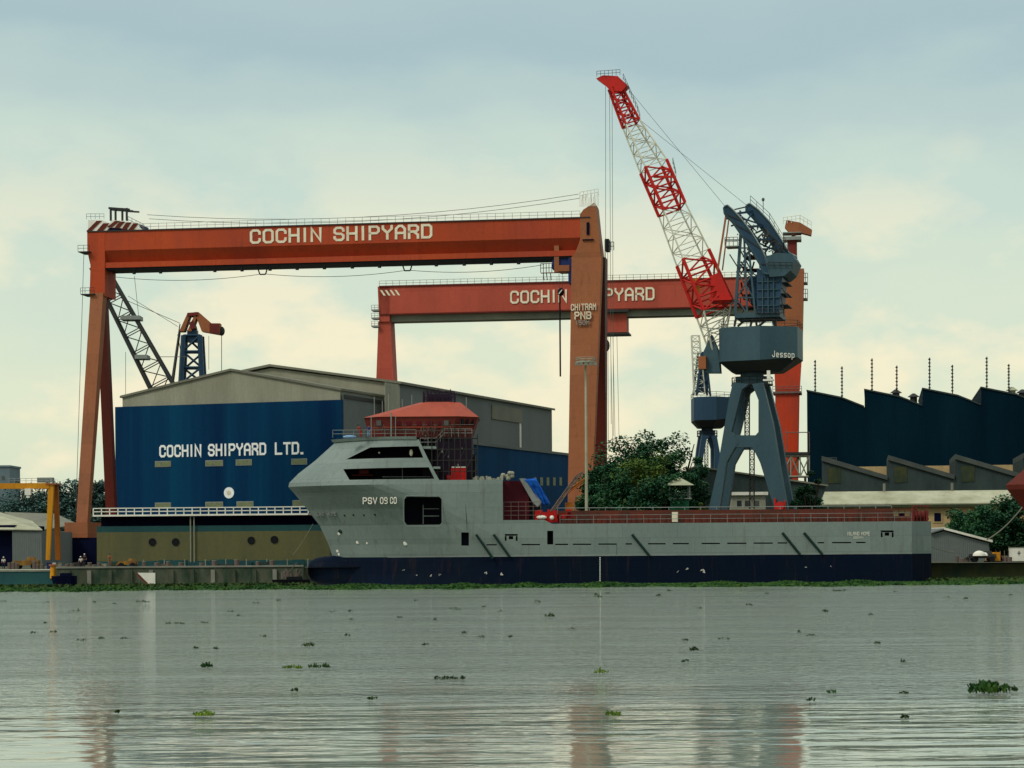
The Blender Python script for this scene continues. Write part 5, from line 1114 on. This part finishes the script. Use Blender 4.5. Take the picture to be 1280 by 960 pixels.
# ================================================================= QUAY CLUTTER
def machine(px, Y, label, mat, w=6, h_=1.5, name='forklift', cat='work vehicle', z=2.5):
    fr = F(px, Y, 0, z); t = thing(name, label, cat, fr); u = w/6
    MB().box(-w/2,w/2,-.9,.9,.55,.55+h_*.55).build('body', mat, t)
    MB().hexa([(w*.02,-.8,.56+h_*.55),(w*.36,-.8,.56+h_*.55),(w*.36,.8,.56+h_*.55),(w*.02,.8,.56+h_*.55)],[(w*.06,-.7,.5+h_),(w*.32,-.7,.5+h_),(w*.32,.7,.5+h_),(w*.06,.7,.5+h_)]).build('cab', mat, t)
    for sx in (-.33,.33): MB().tube((w*sx,-1.0,.42),(w*sx,1.0,.42),.42,12).build('wheel', M['black'], t)
    MB().bar((-w*.5,0,.9),(-w*.7,0,.5),.18).build('boom', mat, t)
    return t
machine(33, 312, 'long yellow work vehicle parked on the quay in front of the grey shed', M['ochre'], 3.6, 1.2)
machine(160, 308, 'flat orange yellow work vehicle parked on the quay below the dock gate', M['ochre'], 2.4, .9, z=2.5)
machine(1228, 318, 'dark work vehicle parked right of the small shed', M['dark_metal'], 3.6, 1.1)
fr = F(1241, 319, 0, 2.5); t = thing('generator', 'yellow generator skid standing beside the white container', 'generator', fr)
MB().box(-.9,.9,-.8,.8,.15,1.4).build('housing', M['yellow'], t); MB().box(-1.1,1.1,-.9,.9,0,.15).build('skid', M['black'], t); MB().tube((.4,0,1.4),(.4,0,1.9),.08).build('exhaust', M['black'], t)
fr = F(1252, 320, 0, 2.5); t = thing('scaffold_frame', 'brown pipe frame stack between the generator and white container', 'frame', fr)
m_ = MB(); lattice(m_, (-.9,0,.1),(.9,0,.1),(0,.5,0),(0,0,.7),(0,.5,0),(0,0,.7),3,.07,.05); 
for p_ in range(4): m_.tube((-.9+p_*.6,-.5,0),(-.9+p_*.6,-.5,1.6),.06)
m_.build('frame', M['scaffold'], t)
fr = F(1276, 322, 0, 2.5); t = thing('container', 'white site container at the right edge under the red bow', 'container', fr)
MB().box(-1.5,3,-1.2,1.2,.1,2.0).build('body', M['white'], t); MB().box(-.6,-.5,-1.24,-1.21,.9,1.6).box(-.8,-.3,-1.24,-1.21,1.2,1.3).build('mark', M['black'], t); MB().box(-1.55,3.05,-1.25,1.25,2.01,2.1).build('roof', M['concrete'], t)
fr = F(1224, 317, 0, 2.5); m_ = MB(); m_.ball((0,0,.9),.95,.8,.75,12,6,top=True); m_.ball((.8,.1,.9),.5,.5,.5,10,5,top=True); o_ = m_.build('covered_load', M['white'], None, loc=fr.O, smooth=True); tag(o_, 'white sheeted load heaped on the dark vehicle beside the shed', 'load')
# drums and crates at the left on the quay
for i, (px, mat, lab) in enumerate(((62,'blue_machine','blue crate standing on the quay at the foot of the yellow gantry'),(69,'white','white crate standing right of the blue crate on the quay'),(74,'concrete','pale cement sack pile beside the white crate on the quay'))):
    fr = F(px, 308.5, 0, 2.5); t = thing('crate', lab, 'crate', fr); MB().box(-.35,.35,-.3,.3,.02,.8).build('box_body', M[mat], t); MB().box(-.4,.4,-.35,.35,.81,.88).build('lid', M[mat], t)
fr = F(69, 307.5, 0, 2.45); t = thing('bollard', 'yellow brown mooring bollard at the quay end left of the black barge', 'bollard', fr); MB().tube((0,-1.4,-1.2),(0,-1.4,.5),.5,10,.4).build('post', M['yellow'], t); MB().tube((0,-1.4,.5),(0,-1.4,.75),.6,10).build('cap', M['leg_brown'], t)
dg_ = 'drums standing along the quay edge'
proto = None; rs = random.Random(19)
for px in (12,17,21,43,47,53,84,90,112,118,124,180,196,210,226,252,268,296,322,340,1196,1203,1209,1216,1246,1257,1262):
    fr = F(px, 308.5 if px < 400 else 317+rs.random()*3, 0, 2.5)
    if proto is None:
        proto = thing('drum', 'small weathered steel drum standing among the clutter on the quay', 'drum', fr, dg_)
        MB().tube((0,0,.0),(0,0,.88),.30,10).build('barrel', M['scaffold'], proto)
        MB().tube((0,0,.881),(0,0,.93),.32,10).build('lid', M['sheet_cream'], proto)
    else:
        o = copy_tree(proto); o.location = fr.O; o.scale = (rs.uniform(.8,1.3),)*2+(rs.uniform(.6,1.25),)
for i,(px, w_, h_, mat, lab) in enumerate(((99,1.6,.9,'dark_metal','low dark steel crate beside the two helmeted people on the quay'),(128,1.2,.7,'sheet_cream','low pale crate left of the person in brownish red'),(146,1.4,.8,'moss','mossy low crate between the brownish red person and the flat yellow vehicle'),(205,2.2,.6,'scaffold','rusty flat crate on the quay under the left pair of round ports'),(281,2.4,.5,'dark_metal','long dark crate on the quay right of the two vertical pipes'),(333,1.8,.8,'sheet_dark','grey crate on the quay under the right pair of round ports'))):
    fr = F(px, 309.5, 0, 2.5); t = thing('crate', lab, 'crate', fr)
    MB().box(-w_/2,w_/2,-.5,.5,.08,h_).build('box_body', M[mat], t)
    for sx in (-.35,.35): MB().box(w_*sx-.08,w_*sx+.08,-.52,.52,0,.079).build('skid', M['bark'], t)
# left: many small things; low black barge
def boat(px, Y, w, h_, label, mat, rise=.4):
    fr = F(px, Y, 0, 0); t = thing('work_boat', label, 'boat', fr)
    lv_ = [(-.4,-w/2+.5,w*.3,.9),(h_*.5,-w/2+.2,w*.3,1.1),(h_,-w/2,w*.3,1.25)]
    put(loft(lv_, w/2-.4,(.4,.3),cl=0), 'hull', [mat], t); MB().box(-w*.1,w*.3,-.7,.7,h_+.004,h_+rise).build('cabin', mat, t); return t
boat(79, 303, 3.4, 1.6, 'small dark blue boat moored at the end of the quay wall', M['navy'])
wb = boat(363, 302.5, 5.2, .9, 'black launch with a cluttered deck moored ahead of the bulbous bow', M['black'])
m_ = MB(); rs = random.Random(2)
for i in range(14): x = -1.2+rs.random()*2; m_.bar((x,-.5,1.0),(x+rs.uniform(-.6,.6),-.3,1.6+rs.random()*1.0),.12)
m_.bar((-.3,-.5,1.8),(.9,-.5,3.2),.1); m_.build('deck_clutter', M['scaffold'], wb)
fr = F(183, 302, 0, 0); t = thing('sign_board', 'white triangular steel board fixed low against the mossy quay wall', 'board', fr)
MB().prism([fr.p(172,716),fr.p(194,716),fr.p(194,731),fr.p(187,731)][::-1], .12).build('board', M['white'], t); MB().bar(fr.p(170,717,-.05),fr.p(187,732,-.05),.16).build('edge_pipe', M['wheel_red'], t)
MB().bar(fr.p(176,727,0),fr.p(176,740,0),.1).build('post', M['dark_metal'], t)
# brick-coloured rubble band on top of dock sill
fr = F(330, 318, 0, 2.5); t = thing('pipe_rack', 'dull teal pipe rack along the foot of the dock gate', 'pipe rack', fr)
m_ = MB(); xx0, xx1 = fr.p(180,700).x, fr.p(385,700).x; rs = random.Random(6)
for i in range(34):
    x = xx0+rs.random()*(xx1-xx0); m_.box(x, x+rs.uniform(.4,2.5), rs.random(), 1.5+rs.random(), 0.0, rs.uniform(.3,1.2))
m_.build('pipes', M['green_band'], t)
m_ = MB()
for i in range(9): x = xx0+i*(xx1-xx0)/8; m_.tube((x,-.2,0),(x,-.2,1.2),.06)
m_.build('posts', M['sheet_cream'], t)

# ================================================================= VEGETATION
def foliage(seed, w, hgt, dens=70, clumps=60, leaf=.5, sparse=0.0):
    clumps = int(clumps*1.7); dens = int(dens*3.1); leaf *= 1.08; rs = random.Random(seed); mb = MB()
    for c in range(clumps):
        while True:
            x, y, z = rs.uniform(-1,1), rs.uniform(-1,1), rs.uniform(-.75,1)
            r = x*x+y*y+z*z
            if .12 < r < 1: break
        k = 1+rs.uniform(-.14,.05)
        cx, cy, cz = x*w/2*k, y*w/2*.8*k, (z+.8)/1.8*hgt*k
        R_ = rs.uniform(.12,.21)*w*(1-.5*sparse*(z > .2))
        for i in range(int(dens*rs.uniform(.6,1.3))):
            d = Vector((rs.gauss(0,1),rs.gauss(0,1),rs.gauss(0,1))).normalized()*R_*(rs.random()**.35)
            p = Vector((cx,cy,cz))+Vector((d.x,d.y,d.z*.75)); s = leaf*rs.uniform(.5,1.15)
            a = Vector((rs.gauss(0,1),rs.gauss(0,1),rs.gauss(0,.5))).normalized(); b = a.cross(Vector((rs.gauss(0,.5),rs.gauss(0,.5),1))).normalized()
            mb.poly([p-a*s*.5, p+b*s*.32, p+a*s*.5, p-b*s*.32])
    return mb
def tree(px, Y, w, pyt, label, mat, seed, group=None, clumps=60, dens=70, leaf=.55, sparse=0, base=.28, name='broadleaf_tree', z=2.5):
    fr = F(px, Y, 0, z); H = fr.p(px, pyt).z; t = thing(name, label, 'tree', fr, group); rs = random.Random(seed)
    cb = H*base; o = foliage(seed, w, H-cb, dens, clumps, leaf, sparse).build('crown', mat, t, loc=(0,0,cb), fix=False)
    m_ = MB(); m_.tube((0,0,0),(rs.uniform(-.3,.3),0,cb+.25*(H-cb)), .035*H, 8, .022*H); top = Vector((0,0,cb+.1*(H-cb)))
    for i in range(9):
        an_ = i*2.4; e = Vector((math.cos(an_)*w*.36, math.sin(an_)*w*.3, cb+(H-cb)*rs.uniform(.45,.9))); mid_ = top.lerp(e,.5)+Vector((0,0,-.04*H)); m_.tube(top, mid_, .014*H, 6, .009*H); m_.tube(mid_, e, .009*H, 5, .004*H)
    m_.build('trunk', M['bark'], t); return t
tg = 'trees on the quay behind the ship'
tree(783, 368, 15, 551, 'broad dark green tree at the left of the clump by the orange leg', M['leaf'], 1, tg, 75, 80, .6, base=.08)
tree(834, 372, 13, 537, 'tallest dark tree with open twiggy top left of the blue cranes', M['leaf'], 2, tg, 70, 75, .6, .5, base=.10)
tree(754, 362, 8, 556, 'narrow dark green tree against the foot of the orange leg', M['leaf'], 3, tg, 40, 80, .55, base=.08)
tree(806, 358, 11, 560, 'olive green rounded tree in the middle of the clump', M['leaf_olive'], 4, tg, 36, 55, .5, base=.10)
tree(824, 350, 9, 592, 'low deep green bush left of the kiosk', M['leaf'], 5, tg, 45, 80, .5, base=.03)
tree(776, 350, 9, 594, 'low deep green bush right of the light mast', M['leaf'], 6, tg, 45, 80, .5, base=.03)
tree(866, 366, 7.5, 562, 'small dark tree between the kiosk and the blue crane legs', M['leaf'], 7, tg, 36, 70, .5, base=.04)
tree(742, 356, 7, 606, 'low bush at the foot of the orange crane leg', M['leaf'], 17, tg, 32, 70, .5, base=.03)
tree(1011, 362, 5.2, 588, 'small round green tree between the blue crane and the workshop', M['leaf'], 8, None, 26, 70, .45, base=.15)
tree(876, 346, 1.6, 622, 'tiny green sapling beside the kiosk', M['leaf_olive'], 9, None, 8, 40, .3, base=.35)
tree(1210, 346, 8, 636, 'left bush under the long pale roof behind the small shed', M['leaf'], 10, 'bushes at the right edge', 40, 80, .5, base=.03)
tree(1238, 342, 9, 632, 'middle bush under the long pale roof left of the red bow', M['leaf'], 11, 'bushes at the right edge', 48, 80, .5, base=.03)
tree(1268, 345, 10, 622, 'right bush half hidden under the red bow', M['leaf'], 12, 'bushes at the right edge', 48, 80, .5, base=.03)
tree(986, 352, 4.5, 622, 'small shrub at the right foot of the near blue crane', M['leaf'], 13, None, 22, 60, .4, base=.05)
tree(1040, 352, 5, 634, 'low shrub below the left end of the long pale roof', M['leaf'], 14, None, 24, 60, .4, base=.05)
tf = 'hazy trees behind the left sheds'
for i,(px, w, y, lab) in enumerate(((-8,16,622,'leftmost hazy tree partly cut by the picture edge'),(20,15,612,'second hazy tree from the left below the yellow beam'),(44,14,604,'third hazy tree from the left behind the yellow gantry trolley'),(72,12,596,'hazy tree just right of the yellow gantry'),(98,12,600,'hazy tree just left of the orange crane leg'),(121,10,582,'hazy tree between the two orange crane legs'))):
    tree(px, 540, w, y, lab, M['leaf_hazed'], 30+i, tf, 60, 60, .7, base=.04)

# weed mat along the shore
def sprigs(mb, rs, x, y, r, n, s, up=.5, zm=0):
    for i in range(n):
        an_ = rs.random()*2*PI; q_ = r*math.sqrt(rs.random()); p = Vector((x+q_*math.cos(an_)*1.4, y+q_*math.sin(an_), .02+zm*rs.random()*(1-.7*q_/r))); a = rs.random()*2*PI; l = s*rs.uniform(.6,1.3)
        d = Vector((math.cos(a)*.5, math.sin(a)*.5, up*rs.uniform(.4,1.4))).normalized(); sd_ = d.cross(Vector((0,0,1))).normalized()*l*.28
        m0 = p+d*l*.3; m1 = p+d*l*.75; mb.poly([p, m0+sd_*.4, m1+sd_, p+d*l*1.05, m1-sd_, m0-sd_*.4])
rs = random.Random(77); mb = MB()
for i in range(52000):
    x = rs.uniform(-80,80); edge = 272+3*math.sin(x*.13)+2*math.sin(x*.41+1)+1.5*math.sin(x*1.1)
    y = edge+(299.5-edge)*(rs.random()**.8)
    s = rs.uniform(.16,.42); a = rs.random()*PI; c_, s_ = math.cos(a)*s, math.sin(a)*s; hgt = rs.uniform(.02,.16)+max(0,.35*math.sin(x*.55+1.3*math.sin(x*.17))*rs.random())
    mb.poly([(x-c_,y-s_*.7,.03),(x+s_*.4,y-c_*.3,.03+hgt),(x+c_,y+s_*.7,.05+hgt*.4),(x-s_*.4,y+c_*.3,.04)])
wm = mb.build('weed_mat', M['weed'], fix=False); wm['kind'] = 'stuff'; wm['label'] = 'band of floating green water weed along the shore'
mb = MB()
for i in range(7000):
    x = rs.choice((rs.uniform(-85,-27), rs.uniform(56,90))); y = rs.uniform(298,311 if x > 0 else 304.6); s = rs.uniform(.25,.6); a = rs.random()*PI; c_, s_ = math.cos(a)*s, math.sin(a)*s; hgt = rs.uniform(.03,.6)
    mb.poly([(x-c_,y-s_*.7,.03),(x+s_*.4,y-c_*.3,.03+hgt),(x+c_,y+s_*.7,.05+hgt*.4),(x-s_*.4,y+c_*.3,.04)])
wm = mb.build('bank_grass', M['weed_dark'], fix=False); wm['kind'] = 'stuff'; wm['label'] = 'dark green growth at the foot of the quay walls'

def wat(px, py):
    x, h_ = unroll(px, py); Y = CAMZ*FPX/(-h_); return Vector((x*Y/FPX, Y, 0))
def weed(px, py, w, hgt, n, mat, label, group=None, seed=0):
    o = wat(px, py); k = o.y/FPX; r = w*k/2; mb = MB(); rs = random.Random(seed+int(px)); m_ = max(1, int(w/max(hgt*1.3,1)))
    for j in range(m_):
        cx = (-r+2*r*(j+.5)/m_) if m_ > 1 else 0; sprigs(mb, rs, cx, rs.uniform(-.15,.15), max(.1, r/m_)*rs.uniform(.6,1.1), max(3, int(n*2.6)//m_), max(.10, hgt*k*.45), 1.3, hgt*k*.75)
    ob = mb.build('water_hyacinth', mat, loc=o, fix=False); tag(ob, label, 'water plant', group); return ob
weed(1236, 868, 44, 18, 90, M['weed'], 'largest leafy floating plant clump near the right edge', seed=1)
weed(1268, 866, 8, 10, 14, M['weed_dark'], 'small sprig just right of the largest floating clump', seed=2)
weed(366, 837, 24, 5, 50, M['weed_bright'], 'bright yellow green floating weed patch left of centre', seed=3)
weed(400, 836, 26, 7, 50, M['weed'], 'darker floating tuft touching the bright yellow green patch', seed=4)
weed(255, 897, 20, 10, 40, M['weed_bright'], 'yellow green floating tuft low in the left foreground', seed=5)
weed(563, 851, 38, 6, 50, M['weed_dark'], 'elongated dark floating clump near the lower middle', seed=6)
weed(258, 836, 12, 9, 26, M['weed'], 'upright green tuft left of the bright yellow patch', seed=7)
weed(751, 843, 14, 8, 24, M['weed_bright'], 'yellow green floating tuft in the orange leg reflection', seed=8)
weed(767, 897, 16, 10, 26, M['weed_bright'], 'lowest yellow green tuft on the brown crane reflection', seed=9)
weed(687, 772, 14, 6, 22, M['weed_dark'], 'dark clump floating just right of centre in mid river', seed=10)
weed(1049, 740, 18, 4, 24, M['weed_dark'], 'flat dark raft near the shore below the ship stern', seed=11)
weed(179, 754, 16, 4, 24, M['weed_dark'], 'flat dark raft near the shore at left', seed=12)
weed(386, 809, 14, 7, 22, M['weed_dark'], 'dark tuft above the bright yellow green patch', seed=13)
weed(868, 815, 10, 7, 18, M['weed_dark'], 'dark tuft floating on the blue crane reflection', seed=14)
weed(1039, 868, 6, 7, 12, M['weed'], 'single small sprig right of the blue crane reflection', seed=15)
sg = 'tiny floating weed sprigs scattered on the river'
pts = [(4,753),(57,754),(91,765),(98,765),(118,754),(143,756),(127,800),(57,780),(66,792),(41,793),(102,802),(155,800),(210,781),(221,781),(228,781),(256,780),(288,766),(298,771),(348,752),(440,776),(434,796),(330,797),(244,812),(270,813),(320,755),(414,766),(438,766),(500,773),(544,776),(566,762),(572,764),(605,760),(627,766),(602,798),(580,793),(638,798),(532,808),(464,876),(368,866),(146,893),(520,752),(745,745),(760,735+8),(824,746),(836,740),(650+22,754),(748,748),(875,762),(937,758),(1015,796),(1030,765),(1088,770),(1014,878),(1128,829),(1096,806),(1130,869),(1132,900),(855,829),(905,801),(715,788),(857,802),(1207,750),(1263,745),(1184,748),(1120,741),(958,737+6),(999,792),(1033,766)]
for i,(px,py) in enumerate(pts):
    weed(px, py, random.uniform(4,11), random.uniform(2.5,5), 10, M['weed_dark'], 'tiny dark sprig of floating weed on the open river', sg, seed=100+i)

# ================================================================= SKY, SUN, CAMERA
el, az = math.radians(46), math.radians(-52)    # sun behind the viewer's left shoulder, veiled by cloud
w = bpy.data.worlds.new('World'); SC.world = w; w.use_nodes = True; nt = w.node_tree; N = nt.nodes; L = nt.links
for n_ in list(N): N.remove(n_)
out = N.new('ShaderNodeOutputWorld'); bg = N.new('ShaderNodeBackground'); bg.inputs['Strength'].default_value = .106
sky = N.new('ShaderNodeTexSky'); sky.sky_type = 'NISHITA'; sky.sun_disc = False; sky.sun_elevation = el; sky.sun_rotation = math.radians(210); sky.dust_density = 3
tc = N.new('ShaderNodeTexCoord'); sp = N.new('ShaderNodeSeparateXYZ'); L.new(tc.outputs['Generated'], sp.inputs[0])
mp = N.new('ShaderNodeMapping'); mp.inputs['Scale'].default_value = (1,1,2.6); L.new(tc.outputs['Generated'], mp.inputs['Vector'])
n1 = N.new('ShaderNodeTexNoise'); n1.inputs['Scale'].default_value = 5.0; n1.inputs['Detail'].default_value = 7; n1.inputs['Roughness'].default_value = .52; L.new(mp.outputs[0], n1.inputs['Vector'])
# elevation disturbed by noise picks the cloud tone
ad = N.new('ShaderNodeMath'); ad.operation = 'MULTIPLY_ADD'; ad.inputs[1].default_value = .13; L.new(n1.outputs['Fac'], ad.inputs[0]); L.new(sp.outputs['Z'], ad.inputs[2])
cr_ = N.new('ShaderNodeValToRGB'); e = cr_.color_ramp.elements; cr_.color_ramp.interpolation = 'EASE'
def C10(c): return (c[0], c[1], c[2], 1)
stops = [(.00,(.53,.60,.49)),(.075,(.62,.675,.51)),(.13,(.64,.69,.52)),(.18,(.56,.65,.53)),(.232,(.50,.61,.535)),(.262,(.41,.525,.51)),(.285,(.34,.46,.485)),(.33,(.37,.48,.495)),(.37,(.41,.51,.51)),(.55,(.50,.57,.56)),(1.0,(.9,.95,.90))]
e[0].position = stops[0][0]; e[0].color = C10(stops[0][1]); e[1].position = 1; e[1].color = C10(stops[-1][1])
for p_, c_ in stops[1:-1]: x_ = e.new(p_); x_.color = C10(c_)
L.new(ad.outputs[0], cr_.inputs['Fac'])
# warm cloud puffs low on the sky
mp2 = N.new('ShaderNodeMapping'); mp2.inputs['Scale'].default_value = (1,1,1.8); mp2.inputs['Location'].default_value = (3.1,0,.4); L.new(tc.outputs['Generated'], mp2.inputs['Vector'])
n2 = N.new('ShaderNodeTexNoise'); n2.inputs['Scale'].default_value = 11; n2.inputs['Detail'].default_value = 8; n2.inputs['Roughness'].default_value = .55; L.new(mp2.outputs[0], n2.inputs['Vector'])
rp2 = N.new('ShaderNodeValToRGB'); rp2.color_ramp.elements[0].position = .47; rp2.color_ramp.elements[0].color = (0,0,0,1); rp2.color_ramp.elements[1].position = .58; rp2.color_ramp.elements[1].color = (1,1,1,1); L.new(n2.outputs['Fac'], rp2.inputs['Fac'])
mz = N.new('ShaderNodeMapRange'); mz.inputs[1].default_value = .10; mz.inputs[2].default_value = .19; mz.inputs[3].default_value = .85; mz.inputs[4].default_value = 0; L.new(sp.outputs['Z'], mz.inputs[0])
mq = N.new('ShaderNodeMath'); mq.operation = 'MULTIPLY'; L.new(rp2.outputs[0], mq.inputs[0]); L.new(mz.outputs[0], mq.inputs[1])
mxc = N.new('ShaderNodeMix'); mxc.data_type = 'RGBA'; L.new(mq.outputs[0], mxc.inputs[0]); L.new(cr_.outputs[0], mxc.inputs[6]); mxc.inputs[7].default_value = (.83,.75,.53,1)
sc_ = N.new('ShaderNodeVectorMath'); sc_.operation = 'SCALE'; sc_.inputs['Scale'].default_value = 10.0; L.new(mxc.outputs[2], sc_.inputs[0])
mxs = N.new('ShaderNodeMix'); mxs.data_type = 'RGBA'; mxs.inputs[0].default_value = .93; L.new(sky.outputs[0], mxs.inputs[6]); L.new(sc_.outputs[0], mxs.inputs[7])
L.new(mxs.outputs[2], bg.inputs['Color']); L.new(bg.outputs[0], out.inputs[0])

sl = bpy.data.lights.new('sun', 'SUN'); sl.energy = 1.5; sl.angle = math.radians(14); sl.color = (1,.94,.82)
so = bpy.data.objects.new('sun', sl); SC.collection.objects.link(so)
d = Vector((math.sin(az)*math.cos(el)*-1*-1, -math.cos(az)*math.cos(el), math.sin(el)))   # direction towards the sun
so.rotation_euler = d.to_track_quat('Z','Y').to_euler(); so.location = (0,-50,200)

cam = bpy.data.cameras.new('camera'); co = bpy.data.objects.new('camera', cam); SC.collection.objects.link(co)
cam.sensor_width = 36; cam.lens = 36*FPX/1280; cam.shift_y = (HY-480)/1280; cam.clip_start = 1; cam.clip_end = 6000
co.matrix_world = Matrix.Translation((0,0,CAMZ)) @ Matrix.Rotation(PI/2,4,'X') @ Matrix.Rotation(-ROLL,4,'Z')
SC.camera = co
SC.view_settings.view_transform = 'Standard'; SC.view_settings.look = 'None'; SC.view_settings.exposure = .18; SC.view_settings.gamma = 1; SC.view_settings.use_curve_mapping = False
SC.cycles.use_denoising = True; SC.cycles.max_bounces = 6
